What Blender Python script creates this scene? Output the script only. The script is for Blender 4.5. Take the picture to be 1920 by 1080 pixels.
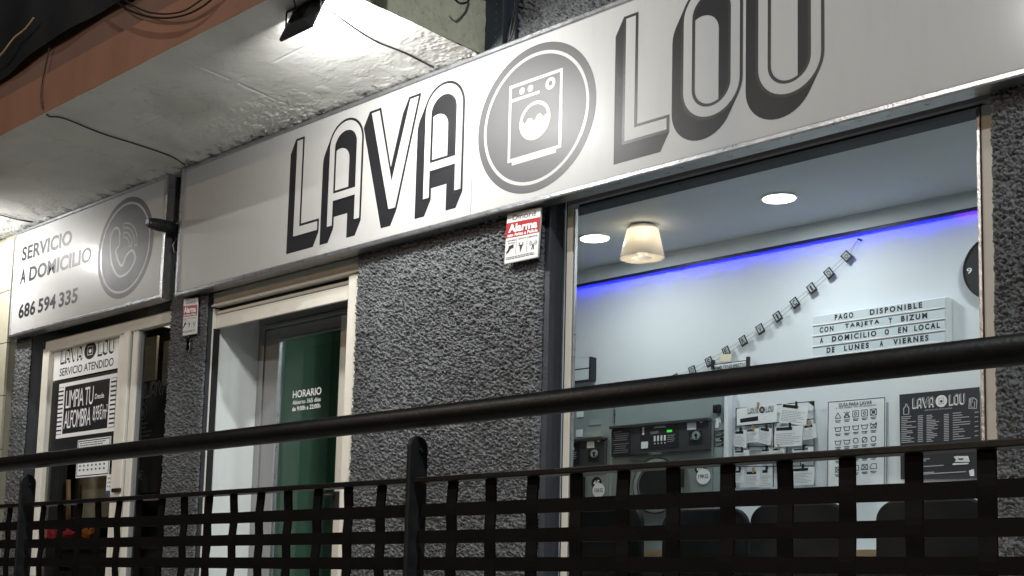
import bpy, bmesh, math, random
import numpy as np
from mathutils import Vector, Matrix
from mathutils.geometry import tessellate_polygon
random.seed(7); np.random.seed(7)
for o in list(bpy.data.objects): bpy.data.objects.remove(o)
S = bpy.context.scene
# ------------------------------------------------------------------ camera
F_PX, PX0, PY0 = 2620.0, 466.0, 816.0
YAW, PIT, ROL = [math.radians(a) for a in (52.84, 7.165, 2.81)]
CAM = Vector((0, -5.2, 0.5))
cy, sy, cp, sp = math.cos(YAW), math.sin(YAW), math.cos(PIT), math.sin(PIT)
FW = Vector((-sy*cp, cy*cp, sp)); r0 = Vector((cy, sy, 0)); u0 = r0.cross(FW)
RT = math.cos(ROL)*r0 + math.sin(ROL)*u0; UP = -math.sin(ROL)*r0 + math.cos(ROL)*u0
cd = bpy.data.cameras.new('camera'); cam = bpy.data.objects.new('camera', cd); S.collection.objects.link(cam)
cam.matrix_world = Matrix(((RT.x, UP.x, -FW.x, CAM.x), (RT.y, UP.y, -FW.y, CAM.y), (RT.z, UP.z, -FW.z, CAM.z), (0, 0, 0, 1)))
cd.sensor_width = 36; cd.lens = F_PX/1920*36; cd.shift_x = (960-PX0)/1920; cd.shift_y = (PY0-540)/1920
cd.clip_end = 500; cd.clip_start = .05
S.camera = cam
# ------------------------------------------------------------------ world: night sky
W = bpy.data.worlds.new('World'); S.world = W; W.use_nodes = True
nt = W.node_tree; nt.nodes.clear()
sk = nt.nodes.new('ShaderNodeTexSky'); sk.sky_type = 'NISHITA'; sk.sun_disc = False
sk.sun_elevation = math.radians(-4); sk.sun_rotation = math.radians(120)
bg = nt.nodes.new('ShaderNodeBackground'); bg.inputs[1].default_value = .05
wo = nt.nodes.new('ShaderNodeOutputWorld'); nt.links.new(sk.outputs[0], bg.inputs[0]); nt.links.new(bg.outputs[0], wo.inputs[0])
S.view_settings.view_transform = 'Standard'; S.view_settings.look = 'None'
S.view_settings.exposure = 0; S.view_settings.gamma = 1; S.view_settings.use_curve_mapping = False
# lamp strengths (W)
P_FLOOD = 50; P_STREET_C = 900; P_STREET_D = 3300; P_SODIUM = 2300; P_DOWN = 10.5

# ------------------------------------------------------------------ helpers
def ray(x, y): return (x-PX0)*RT - (y-PY0)*UP + F_PX*FW
def at(x, y, Y=0):                                   # survey: where a sight line meets the plane y = Y
    d = ray(x, y); return CAM + d*((Y-CAM.y)/d.y)
def atz(x, y, z):
    d = ray(x, y); return CAM + d*((z-CAM.z)/d.z)
def crop(ox, oy, s): return lambda x, y, Y: at(ox+x/s, oy+y/s, Y)

def mat(name, col, rough=.6, metal=0, var=.08, scale=6, bump=0, bscale=60, coat=0, coatr=.1, spec=.5, emit=None, es=0, trans=0, detail=4, dirt=0, dirtcol=(.05, .045, .04), dirtscale=3, stretch=None, alpha=1, ior=1.45):
    m = bpy.data.materials.new(name); m.use_nodes = True; n = m.node_tree.nodes; l = m.node_tree.links
    b = n['Principled BSDF']; I = b.inputs
    I['Roughness'].default_value = rough; I['Metallic'].default_value = metal; I['Specular IOR Level'].default_value = spec
    I['Coat Weight'].default_value = coat; I['Coat Roughness'].default_value = coatr; I['IOR'].default_value = ior
    I['Transmission Weight'].default_value = trans; I['Alpha'].default_value = alpha
    tc = n.new('ShaderNodeNewGeometry'); pos = tc.outputs['Position']
    if stretch:
        mp = n.new('ShaderNodeMapping'); mp.inputs['Scale'].default_value = stretch; l.new(pos, mp.inputs[0]); pos = mp.outputs[0]
    if var:
        t = n.new('ShaderNodeTexNoise'); t.inputs['Scale'].default_value = scale; t.inputs['Detail'].default_value = detail; l.new(pos, t.inputs['Vector'])
        r = n.new('ShaderNodeMapRange'); r.inputs[3].default_value = 1-var*2; r.inputs[4].default_value = 1+var*2; l.new(t.outputs[0], r.inputs[0])
        x = n.new('ShaderNodeMix'); x.data_type = 'RGBA'; x.blend_type = 'MULTIPLY'; x.inputs[0].default_value = 1
        x.inputs[6].default_value = (*col, 1); l.new(r.outputs[0], x.inputs[7]); out = x.outputs[2]
        if dirt:
            t2 = n.new('ShaderNodeTexNoise'); t2.inputs['Scale'].default_value = dirtscale; t2.inputs['Detail'].default_value = 8; t2.inputs['Roughness'].default_value = .7; l.new(pos, t2.inputs['Vector'])
            r2 = n.new('ShaderNodeMapRange'); r2.inputs[1].default_value = .5; r2.inputs[2].default_value = .72; r2.inputs[4].default_value = dirt; l.new(t2.outputs[0], r2.inputs[0])
            y = n.new('ShaderNodeMix'); y.data_type = 'RGBA'; y.inputs[7].default_value = (*dirtcol, 1); l.new(r2.outputs[0], y.inputs[0]); l.new(out, y.inputs[6]); out = y.outputs[2]
        l.new(out, I['Base Color'])
        rr = n.new('ShaderNodeMapRange'); rr.inputs[3].default_value = max(0, rough-.08); rr.inputs[4].default_value = min(1, rough+.08); l.new(t.outputs[0], rr.inputs[0]); l.new(rr.outputs[0], I['Roughness'])
    else: I['Base Color'].default_value = (*col, 1)
    if bump:
        tb = n.new('ShaderNodeTexNoise'); tb.inputs['Scale'].default_value = bscale; tb.inputs['Detail'].default_value = 6; l.new(pos, tb.inputs['Vector'])
        bn = n.new('ShaderNodeBump'); bn.inputs['Strength'].default_value = bump; bn.inputs['Distance'].default_value = .01; l.new(tb.outputs[0], bn.inputs['Height']); l.new(bn.outputs[0], I['Normal'])
    if emit: I['Emission Color'].default_value = (*emit, 1); I['Emission Strength'].default_value = es
    return m

M = {}
M['panel'] = mat('sign_panel', (.375, .375, .366), .44, var=.02, scale=1.2, coat=.13, coatr=.13, spec=.3, dirt=.16, dirtcol=(.24, .235, .22), dirtscale=5, stretch=(2.2, 1, .35))
M['face'] = M['panel']
M['vinyl'] = mat('dark_vinyl', (.012, .012, .014), .42, var=.05, spec=.3)
M['vinylc'] = mat('charcoal_vinyl', (.062, .062, .065), .46, var=.08, scale=2, spec=.32)
M['black'] = mat('black_vinyl', (.008, .008, .009), .4, var=0)
M['alu'] = mat('mill_aluminium', (.42, .43, .45), .3, metal=.85, var=.12, scale=25, bump=.15, bscale=90, dirt=.5, dirtcol=(.25, .25, .25), dirtscale=14)
M['pebble'] = mat('charcoal_render', (.115, .120, .127), .5, var=.3, scale=2.2, dirt=.5, dirtcol=(.05, .051, .055), dirtscale=1.7, bump=.6, bscale=220, spec=.5)
M['smooth'] = mat('charcoal_smooth_render', (.030, .035, .044), .6, var=.12, scale=9, bump=.25, bscale=70, dirt=.2, dirtcol=(.08, .08, .08))
M['cream'] = mat('cream_lacquer', (.72, .69, .61), .42, var=.04, scale=5, bump=.03, bscale=30, dirt=.15, dirtcol=(.3, .26, .2), dirtscale=9)
M['greyframe'] = mat('grey_door_frame', (.25, .255, .26), .35, var=.04, scale=4)
M['jamb'] = mat('white_jamb_paint', (.80, .83, .82), .5, var=.04, scale=3, bump=.05, bscale=12, stretch=(1, 1, .2))
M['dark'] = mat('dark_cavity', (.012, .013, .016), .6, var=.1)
M['steel'] = mat('grey_steel_cladding', (.30, .36, .355), .34, metal=.15, var=.06, scale=5)
M['washer'] = mat('washer_body', (.052, .056, .058), .35, metal=.2, var=.06)
M['washerfront'] = mat('washer_front', (.24, .27, .25), .38, metal=.15, var=.06)
M['washerring'] = mat('pale_door_ring', (.42, .45, .42), .3, metal=.3, var=.04)
M['chairblack'] = mat('black_chair_plastic', (.006, .006, .0065), .55, var=.1, spec=.25)
M['chrome'] = mat('chrome', (.6, .6, .6), .12, metal=1, var=0)
M['wall'] = mat('shop_wall_paint', (.70, .735, .76), .6, var=.015, scale=1.5, bump=.02, bscale=40)
M['ceil'] = mat('shop_ceiling_paint', (.56, .60, .60), .7, var=.02, scale=1)
M['paper'] = mat('paper', (.78, .80, .80), .6, var=.02, scale=8)
M['ink'] = mat('ink', (.012, .012, .014), .5, var=0)
M['inkgrey'] = mat('grey_ink', (.18, .18, .19), .5, var=0)
M['inkline'] = mat('pale_print', (.45, .46, .48), .5, var=0)
M['poster'] = mat('dark_poster', (.022, .026, .034), .45, var=.05)
M['white'] = mat('white_print', (.8, .8, .8), .45, var=.01)
M['rail'] = mat('dark_railing_paint', (.0045, .004, .0038), .46, var=.25, scale=25, bump=.10, bscale=90, spec=.35, dirt=.25, dirtcol=(.02, .017, .014), dirtscale=30)
M['slat'] = mat('brown_black_strip_paint', (.0045, .0037, .0033), .6, var=.2, scale=40, spec=.12)
M['terra'] = mat('terracotta_paint', (.205, .098, .060), .7, var=.12, scale=3, bump=.12, bscale=25, dirt=.45, dirtcol=(.15, .07, .045), dirtscale=2.5, stretch=(1, 1, .35))
M['terra_shade'] = mat('shaded_terracotta', (.13, .070, .048), .75, var=.14, scale=3, bump=.12, bscale=25, dirt=.5, dirtcol=(.09, .05, .035), dirtscale=2.5, stretch=(1, 1, .35))  # darker terracotta copy, the shade on the upper band put into its colour
M['slabend'] = mat('grey_green_concrete', (.42, .42, .32), .8, var=.12, scale=5, bump=.3, bscale=30, dirt=.5, dirtcol=(.10, .095, .07), dirtscale=30)
M['cable'] = mat('black_cable', (.010, .010, .010), .5, var=0)
M['blackp'] = mat('black_plastic', (.012, .013, .014), .38, var=.05, bump=.05)
M['asphalt'] = mat('asphalt', (.05, .05, .05), .85, var=.2, scale=20, bump=.4, bscale=120)
M['paving'] = mat('terrace_paving', (.50, .49, .46), .75, var=.12, scale=8, bump=.2)
M['plate'] = mat('plate_enamel', (.60, .60, .59), .4, var=.02)
M['red'] = mat('red_print', (.30, .008, .012), .4, var=.02)
M['green'] = mat('green_partition_paint', (.16, .30, .21), .5, var=.05, scale=2)
M['wood'] = mat('pale_wood_board', (.30, .26, .19), .55, var=.2, scale=3, stretch=(1, 1, 9), detail=6)
M['woodedge'] = mat('oak_edge', (.38, .26, .14), .5, var=.15, scale=6, stretch=(1, 6, 6))
M['tile'] = mat('cream_wall_tile', (.36, .34, .26), .5, var=.08, scale=3, bump=.05)
M['grout'] = mat('grout', (.25, .23, .17), .8, var=.1)
M['reflection_cream'] = mat('reflection_cream', (.75, .68, .5), .6, var=.02)  # colour of the painted lampshade reflection
M['lens_white'] = mat('downlight_diffuser', (.9, .9, .9), .5, var=0, emit=(1, .98, .95), es=9)
M['led'] = mat('blue_led_tape', (.05, .05, .4), .4, var=0, emit=(.01, .01, 1), es=3.5)
M['ledv'] = mat('violet_led_tape', (.2, .05, .4), .4, var=0, emit=(.16, .02, 1), es=3)
M['ledoff'] = mat('led_channel', (.02, .02, .10), .4, var=0)
M['flood'] = mat('floodlight_lens', (.9, .9, .9), .3, var=0, emit=(1, 1, .97), es=8)
M['sodium'] = mat('sodium_lens', (.9, .6, .3), .3, var=0, emit=(1, .55, .2), es=80)
M['bulb'] = mat('warm_bulb', (.9, .8, .6), .3, var=0, emit=(1, .84, .64), es=16)
M['shade'] = mat('frosted_lampshade', (.84, .80, .74), .35, var=.03, scale=10, trans=.35)
M['shade'].node_tree.nodes['Principled BSDF'].inputs['Subsurface Weight'].default_value = .0
_m = M['shade']; _n = _m.node_tree.nodes; _l = _m.node_tree.links; _p = _n['Principled BSDF']; _p.inputs['Transmission Weight'].default_value = 0
_t = _n.new('ShaderNodeBsdfTranslucent'); _t.inputs[0].default_value = (.88, .84, .77, 1); _x = _n.new('ShaderNodeMixShader'); _x.inputs[0].default_value = .55
_tr = _n.new('ShaderNodeBsdfTransparent'); _x2 = _n.new('ShaderNodeMixShader'); _x2.inputs[0].default_value = .15
_l.new(_p.outputs[0], _x.inputs[1]); _l.new(_t.outputs[0], _x.inputs[2]); _l.new(_x.outputs[0], _x2.inputs[1]); _l.new(_tr.outputs[0], _x2.inputs[2]); _l.new(_x2.outputs[0], _n['Material Output'].inputs[0])
M['post'] = mat('lit_post_paint', (.013, .0135, .014), .4, var=.2, scale=30, bump=.05)  # lighter than the rail: the lit post faces are put into the colour
M['disp'] = mat('green_display', (.02, .1, .02), .4, var=0, emit=(.06, .9, .10), es=.8)
M['blue'] = mat('blue_print', (.03, .09, .30), .5, var=0)
M['cloth'] = mat('red_cloth', (.45, .02, .04), .8, var=.2, scale=20, bump=.3)
M['orange'] = mat('orange_print', (.55, .16, .03), .5, var=.1)
M['yellow'] = mat('pale_yellow_card', (.55, .50, .28), .6, var=.05)
M['pole'] = mat('galvanised_pole', (.25, .26, .27), .5, metal=.6, var=.1)

def glass_mat(name, col=(1, 1, 1), refl=.10, rough=.01):
    m = bpy.data.materials.new(name); m.use_nodes = True; n = m.node_tree.nodes; l = m.node_tree.links
    n.remove(n['Principled BSDF']); out = n['Material Output']
    t = n.new('ShaderNodeBsdfTransparent'); t.inputs[0].default_value = (*col, 1)
    g = n.new('ShaderNodeBsdfGlossy'); g.inputs['Roughness'].default_value = rough
    fr = n.new('ShaderNodeFresnel'); fr.inputs[0].default_value = 1.45
    dfs = n.new('ShaderNodeBsdfDiffuse'); dfs.inputs[0].default_value = (.5, .5, .5, 1)
    nz = n.new('ShaderNodeTexNoise'); nz.inputs['Scale'].default_value = 2.5; nz.inputs['Detail'].default_value = 7; g2 = n.new('ShaderNodeNewGeometry'); l.new(g2.outputs['Position'], nz.inputs['Vector'])
    mr = n.new('ShaderNodeMapRange'); mr.inputs[1].default_value = .45; mr.inputs[2].default_value = .75; mr.inputs[3].default_value = .002; mr.inputs[4].default_value = .022; l.new(nz.outputs[0], mr.inputs[0])
    m0 = n.new('ShaderNodeMixShader'); l.new(mr.outputs[0], m0.inputs[0]); l.new(t.outputs[0], m0.inputs[1]); l.new(dfs.outputs[0], m0.inputs[2])
    mx = n.new('ShaderNodeMixShader'); l.new(fr.outputs[0], mx.inputs[0]); l.new(m0.outputs[0], mx.inputs[1]); l.new(g.outputs[0], mx.inputs[2]); l.new(mx.outputs[0], out.inputs[0])
    return m
M['glass'] = glass_mat('window_glass', (.93, .96, .95))
M['glassdoor'] = glass_mat('door_glass', (.66, .80, .70))
M['glassdark'] = glass_mat('side_window_glass', (.72, .74, .72))

def soffit_mat():
    m = mat('painted_concrete_soffit', (.66, .66, .63), .75, var=.10, scale=2.2, bump=.15, bscale=14, spec=.12)
    n = m.node_tree.nodes; l = m.node_tree.links; b = n['Principled BSDF']
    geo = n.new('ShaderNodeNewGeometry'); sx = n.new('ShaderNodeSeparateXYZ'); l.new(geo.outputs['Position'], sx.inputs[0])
    # mould and flaked paint, with the shadow edge along the wall painted in
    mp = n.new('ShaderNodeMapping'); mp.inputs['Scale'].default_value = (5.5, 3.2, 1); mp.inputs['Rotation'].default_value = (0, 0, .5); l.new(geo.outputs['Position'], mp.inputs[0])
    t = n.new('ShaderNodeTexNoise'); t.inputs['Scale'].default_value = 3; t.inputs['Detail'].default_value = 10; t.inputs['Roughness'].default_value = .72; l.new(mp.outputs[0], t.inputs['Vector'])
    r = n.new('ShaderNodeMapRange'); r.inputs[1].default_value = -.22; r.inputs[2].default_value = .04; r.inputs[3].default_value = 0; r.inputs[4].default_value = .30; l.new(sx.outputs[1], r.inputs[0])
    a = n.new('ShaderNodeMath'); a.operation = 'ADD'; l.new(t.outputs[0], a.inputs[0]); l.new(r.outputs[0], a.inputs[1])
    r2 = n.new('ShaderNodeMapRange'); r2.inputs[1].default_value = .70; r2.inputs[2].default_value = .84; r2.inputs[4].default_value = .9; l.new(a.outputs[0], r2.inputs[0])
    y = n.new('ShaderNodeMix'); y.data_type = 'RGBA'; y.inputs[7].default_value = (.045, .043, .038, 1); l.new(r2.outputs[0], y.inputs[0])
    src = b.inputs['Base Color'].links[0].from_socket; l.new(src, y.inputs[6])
    # brownish water stains
    t3 = n.new('ShaderNodeTexNoise'); t3.inputs['Scale'].default_value = 1.4; t3.inputs['Detail'].default_value = 5; l.new(geo.outputs['Position'], t3.inputs['Vector'])
    r3 = n.new('ShaderNodeMapRange'); r3.inputs[1].default_value = .52; r3.inputs[2].default_value = .7; r3.inputs[4].default_value = .35; l.new(t3.outputs[0], r3.inputs[0])
    z = n.new('ShaderNodeMix'); z.data_type = 'RGBA'; z.inputs[7].default_value = (.22, .20, .16, 1); l.new(r3.outputs[0], z.inputs[0]); l.new(y.outputs[2], z.inputs[6])
    # hairline cracks
    vo = n.new('ShaderNodeTexVoronoi'); vo.feature = 'DISTANCE_TO_EDGE'; vo.inputs['Scale'].default_value = 1.3
    wn = n.new('ShaderNodeTexNoise'); wn.inputs['Scale'].default_value = 4; wn.inputs['Detail'].default_value = 8; l.new(geo.outputs['Position'], wn.inputs['Vector'])
    va = n.new('ShaderNodeVectorMath'); va.operation = 'MULTIPLY_ADD'; l.new(wn.outputs[1], va.inputs[0]); va.inputs[1].default_value = (.5, .5, .5); l.new(geo.outputs['Position'], va.inputs[2]); l.new(va.outputs[0], vo.inputs['Vector'])
    cr_ = n.new('ShaderNodeMapRange'); cr_.inputs[1].default_value = .002; cr_.inputs[2].default_value = .010; cr_.inputs[3].default_value = .28; cr_.inputs[4].default_value = 0; l.new(vo.outputs[0], cr_.inputs[0])
    cm = n.new('ShaderNodeMath'); cm.operation = 'MULTIPLY'; l.new(cr_.outputs[0], cm.inputs[0]); l.new(t3.outputs[0], cm.inputs[1])
    zz_ = n.new('ShaderNodeMix'); zz_.data_type = 'RGBA'; zz_.inputs[7].default_value = (.08, .075, .065, 1); l.new(cm.outputs[0], zz_.inputs[0]); l.new(z.outputs[2], zz_.inputs[6])
    l.new(zz_.outputs[2], b.inputs['Base Color'])
    return m
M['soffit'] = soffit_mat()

COL = S.collection
def meta(o, label=None, cat=None, group=None, kind=None):
    if label: o['label'] = label
    if cat: o['category'] = cat
    if group: o['group'] = group
    if kind: o['kind'] = kind
    return o
def thing(name, label, cat, loc=(0, 0, 0), group=None):
    o = bpy.data.objects.new(name, None); o.empty_display_size = .1; o.location = Vector(loc); COL.objects.link(o)
    return meta(o, label, cat, group)

class B:
    def __init__(s): s.v = []; s.f = []
    def add(s, vs, fs):
        k = len(s.v); s.v += [tuple(v) for v in vs]; s.f += [tuple(i+k for i in f) for f in fs]; return s
    def box(s, x0, x1, y0, y1, z0, z1):
        return s.add([(x, y, z) for z in (z0, z1) for y in (y0, y1) for x in (x0, x1)],
                     [(0, 2, 3, 1), (4, 5, 7, 6), (0, 1, 5, 4), (2, 6, 7, 3), (0, 4, 6, 2), (1, 3, 7, 5)])
    def quad(s, a, b, c, d): return s.add([a, b, c, d], [(0, 1, 2, 3)])
    def slab(s, pts, y0, y1):                     # polygon in the xz plane with thickness
        n = len(pts)
        ar = sum(pts[i][0]*pts[(i+1) % n][1]-pts[(i+1) % n][0]*pts[i][1] for i in range(n))
        if ar < 0: pts = pts[::-1]
        return s.add([(p[0], y0, p[1]) for p in pts]+[(p[0], y1, p[1]) for p in pts],
                     [tuple(range(n)), tuple(range(2*n-1, n-1, -1))]+[(i, i+n, (i+1) % n+n, (i+1) % n) for i in range(n)])
    def region(s, contours, y, depth=0):          # filled 2d region with holes facing -y
        tri = tessellate_polygon([[Vector((p[0], p[1], 0)) for p in c] for c in contours])
        pts = [p for c in contours for p in c]; fs = []
        for t in tri:
            a, b, c = [pts[i] for i in t]
            if (b[0]-a[0])*(c[1]-a[1])-(b[1]-a[1])*(c[0]-a[0]) < 0: t = (t[0], t[2], t[1])
            fs.append(t)
        return s.add([(p[0], y, p[1]) for p in pts], fs)
    def tube(s, path, r, n=8, closed=False):
        path = [Vector(p) for p in path]; N = len(path); rings = []; prev = None
        for i, p in enumerate(path):
            d = (path[min(i+1, N-1)]-path[max(i-1, 0)]).normalized()
            a = prev if prev is not None else (Vector((0, 0, 1)) if abs(d.z) < .9 else Vector((1, 0, 0)))
            u = (a-d*a.dot(d)).normalized(); prev = u; w = d.cross(u)
            rr = r[i] if isinstance(r, (list, tuple)) else r
            rings.append([p+(u*math.cos(2*math.pi*k/n)+w*math.sin(2*math.pi*k/n))*rr for k in range(n)])
        vs = [v for q in rings for v in q]; fs = []
        for i in range(N-1):
            for k in range(n): fs.append((i*n+k, i*n+(k+1) % n, (i+1)*n+(k+1) % n, (i+1)*n+k))
        if not closed: fs += [tuple(range(n-1, -1, -1)), tuple(range((N-1)*n, N*n))]
        return s.add(vs, fs)
    def disc(s, c, r, y0, y1, n=40, ri=0, rx=None):     # disc or ring in the xz plane
        rx = rx or r; k = rx/r
        O = [(c[0]+rx*math.cos(2*math.pi*i/n), c[1]+r*math.sin(2*math.pi*i/n)) for i in range(n)]
        if not ri: return s.slab(O, y0, y1)
        Q = [(c[0]+ri*k*math.cos(2*math.pi*i/n), c[1]+ri*math.sin(2*math.pi*i/n)) for i in range(n)]
        vs = [(p[0], y0, p[1]) for p in O]+[(p[0], y0, p[1]) for p in Q]+[(p[0], y1, p[1]) for p in O]+[(p[0], y1, p[1]) for p in Q]; fs = []
        for i in range(n):
            j = (i+1) % n
            fs += [(i, j, n+j, n+i), (2*n+i, 3*n+i, 3*n+j, 2*n+j), (i, 2*n+i, 2*n+j, j), (n+i, n+j, 3*n+j, 3*n+i)]
        return s.add(vs, fs)
    def rod(s, a, b, w, t):                       # flat printed stroke in xz plane, a,b=(x,z), at y=t
        d = Vector((b[0]-a[0], b[1]-a[1])); 
        if d.length == 0: return s
        n = Vector((-d.y, d.x)).normalized()*w/2
        return s.slab([(a[0]+n.x, a[1]+n.y), (a[0]-n.x, a[1]-n.y), (b[0]-n.x, b[1]-n.y), (b[0]+n.x, b[1]+n.y)], t-.0006, t)
    def done(s, name, m, parent=None, bevel=0, smooth=False, label=None, cat=None, group=None, kind=None):
        me = bpy.data.meshes.new(name); me.from_pydata(s.v, [], s.f); me.update()
        return link(name, me, m, parent, bevel, smooth, label, cat, group, kind)
def link(name, me, m, parent=None, bevel=0, smooth=False, label=None, cat=None, group=None, kind=None):
    o = bpy.data.objects.new(name, me); COL.objects.link(o)
    if m is not None: me.materials.append(M[m] if isinstance(m, str) else m)
    if parent is not None:
        o.parent = parent; off = Vector((0, 0, 0)); p = parent
        while p is not None: off += p.location; p = p.parent
        o.location = -off
    if smooth:
        me.polygons.foreach_set('use_smooth', [True]*len(me.polygons))
    if bevel:
        bv = o.modifiers.new('bevel', 'BEVEL'); bv.width = bevel; bv.segments = 2; bv.limit_method = 'ANGLE'
    return meta(o, label, cat, group, kind)
def copy_tree(o, parent=None):
    c = o.copy(); COL.objects.link(c); c.parent = parent
    for ch in list(o.children): copy_tree(ch, c)
    return c

def text_mesh(txt, bold=0, spacing=1.0, shear=0):
    c = bpy.data.curves.new('t', 'FONT'); c.body = txt; c.offset = bold; c.space_character = spacing; c.resolution_u = 4; c.shear = shear
    o = bpy.data.objects.new('t', c); COL.objects.link(o); dg = bpy.context.evaluated_depsgraph_get()
    me = bpy.data.meshes.new_from_object(o.evaluated_get(dg)); bpy.data.objects.remove(o); bpy.data.curves.remove(c)
    n = len(me.vertices); co = np.zeros(n*3); me.vertices.foreach_get('co', co); co = co.reshape(-1, 3)
    fs = [tuple(p.vertices) for p in me.polygons]; bpy.data.meshes.remove(me)
    return co, fs
def put_text(b, txt, x0, x1, z0, z1, y, bold=.01, spacing=1.0, slope=0, shear=0, z0r=None, keep=False):
    """text filling the box x0..x1, z0..z1 on the plane y"""
    co, fs = text_mesh(txt, bold, spacing, shear)
    if len(co) == 0: return b
    mn, mx = co.min(0), co.max(0); u = (co[:, 0]-mn[0])/(mx[0]-mn[0]); v = (co[:, 1]-mn[1])/(mx[1]-mn[1])
    return b.add([(x0+(x1-x0)*a, y, z0+(z1-z0)*c+slope*(x1-x0)*a) for a, c in zip(u, v)], fs)
def put_text_q(b, txt, q, bold=.01, spacing=1.0, off=(0, -.002, 0)):   # fills a quad TL,TR,BR,BL
    co, fs = text_mesh(txt, bold, spacing)
    mn, mx = co.min(0), co.max(0); TL, TR, BR, BL = [Vector(p) for p in q]; o = Vector(off)
    vs = []
    for c in co:
        u = (c[0]-mn[0])/(mx[0]-mn[0]); v = (c[1]-mn[1])/(mx[1]-mn[1])
        vs.append((BL.lerp(BR, u)).lerp(TL.lerp(TR, u), v)+o)
    return b.add(vs, fs)
def textlines(b, q, n, w=.35, y=-.0015, rag=.4, rows=None, seed=0):
    """short print strokes standing in rows inside a quad TL,TR,BR,BL (print too small to read)"""
    rnd = random.Random(seed); TL, TR, BR, BL = [Vector(p) for p in q]; o = Vector((0, y, 0))
    for i in range(n):
        t = (i+.5)/n; L = TL.lerp(BL, t); R = TR.lerp(BR, t); h = (BL-TL)*(w/n/2)
        u = 0; end = 1-rnd.random()*rag
        while u < end:
            du = min(.03+rnd.random()*.10, end-u)
            a = L.lerp(R, u); c = L.lerp(R, u+du)
            if (c-a).length > 1e-4: b.quad(a+h+o, c+h+o, c-h+o, a-h+o)
            u += du+.018
    return b

# ------------------------------------------------------------------ rough render relief
_rg = np.random.RandomState(3)
JX = _rg.rand(512, 512); JZ = _rg.rand(512, 512); JH = _rg.rand(512, 512)
def vnoise(x, z, s):
    x = x*s; z = z*s; i = np.floor(x).astype(int); j = np.floor(z).astype(int); fx = x-i; fz = z-j
    fx = fx*fx*(3-2*fx); fz = fz*fz*(3-2*fz); g = lambda a, b: JH[a % 512, b % 512]
    return (g(i, j)*(1-fx)+g(i+1, j)*fx)*(1-fz)+(g(i, j+1)*(1-fx)+g(i+1, j+1)*fx)*fz
def worley(x, z, s):
    x = x*s; z = z*s; i = np.floor(x).astype(int); j = np.floor(z).astype(int); best = np.full(x.shape, 9.); h = np.zeros(x.shape)
    for di in (-1, 0, 1):
        for dj in (-1, 0, 1):
            a = (i+di); b = (j+dj); px_ = a+JX[a % 512, b % 512]; pz_ = b+JZ[a % 512, b % 512]
            d = np.hypot(x-px_, z-pz_); m = d < best; best = np.where(m, d, best); h = np.where(m, JH[(a*7) % 512, (b*3) % 512], h)
    return best, h
def relief(x, z):
    wx = x+.020*(vnoise(x, z, 50)-.5)+.008*(vnoise(x+5, z, 130)-.5); wz = z+.014*(vnoise(x+9, z, 50)-.5)+.008*(vnoise(x, z+5, 130)-.5)+.25*x
    out = np.zeros(x.shape)
    for k, (s_, amp, r_) in enumerate(((78, .030, .60), (108, .023, .58), (165, .012, .60))):
        d, h = worley(wx*.8+3.3*k+.35*wz*k, wz*1.3+1.7*k, s_)
        r2 = r_*(.55+.5*h); out = np.maximum(out, amp*(.3+.7*h)*np.sqrt(np.clip(1-(d/r2)**2, 0, 1)))
    return out+.004*vnoise(x, z, 9)+.003*vnoise(x, z, 170)
def rough_wall(name, x0, x1, z0, z1, Y, parent, step=.0039, fade=0):
    nx = int((x1-x0)/step)+1; nz = int((z1-z0)/step)+1
    X, Z = np.meshgrid(np.linspace(x0, x1, nx), np.linspace(z0, z1, nz))
    H = relief(X, Z)
    e = np.minimum(np.minimum(X-x0, x1-X), 9); H = H*np.clip(e/.012+.35, 0, 1)
    Xo = X+(.006*(vnoise(X, Z, 45)-.5))
    co = np.stack([Xo, Y-H, Z], -1).reshape(-1, 3)
    idx = np.arange(nx*nz).reshape(nz, nx)
    f = np.stack([idx[:-1, :-1], idx[:-1, 1:], idx[1:, 1:], idx[1:, :-1]], -1).reshape(-1, 4)
    me = bpy.data.meshes.new(name); me.vertices.add(len(co)); me.vertices.foreach_set('co', co.ravel())
    me.loops.add(f.size); me.loops.foreach_set('vertex_index', f.ravel()); me.polygons.add(len(f))
    me.polygons.foreach_set('loop_start', np.arange(0, f.size, 4)); me.polygons.foreach_set('loop_total', np.full(len(f), 4)); me.update(); me.validate()
    return link(name, me, 'pebble', parent)
def grid_mesh(name, P, m, parent, smooth=True):       # P: (a,b,3) array
    a, b = P.shape[:2]; idx = np.arange(a*b).reshape(a, b)
    f = np.stack([idx[:-1, :-1], idx[:-1, 1:], idx[1:, 1:], idx[1:, :-1]], -1).reshape(-1, 4)
    me = bpy.data.meshes.new(name); co = P.reshape(-1, 3); me.vertices.add(len(co)); me.vertices.foreach_set('co', co.ravel())
    me.loops.add(f.size); me.loops.foreach_set('vertex_index', f.ravel()); me.polygons.add(len(f))
    me.polygons.foreach_set('loop_start', np.arange(0, f.size, 4)); me.polygons.foreach_set('loop_total', np.full(len(f), 4)); me.update(); me.validate()
    return link(name, me, m, parent, smooth=smooth)

# ================================================================== STRUCTURE
WY = .10                                             # face of the rendered wall
ZB, ZT = 2.594, 3.50                                 # sign bottom / top
st = lambda b, n, m, **k: b.done(n, m, kind='structure', **k)
st(B().box(-60, 60, -60, -3.35, -1.4, -1.1), 'street', 'asphalt')
st(B().box(-40, 20, -3.35, 0, -1.4, -.004), 'terrace_paving', 'paving')
st(B().box(-40, 20, -3.5, -3.35, -1.1, .02), 'terrace_kerb', 'paving', bevel=.01)
st(B().box(-12, 2, .1, 3.2, -.2, 0), 'shop_floor', 'paving')
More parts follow.
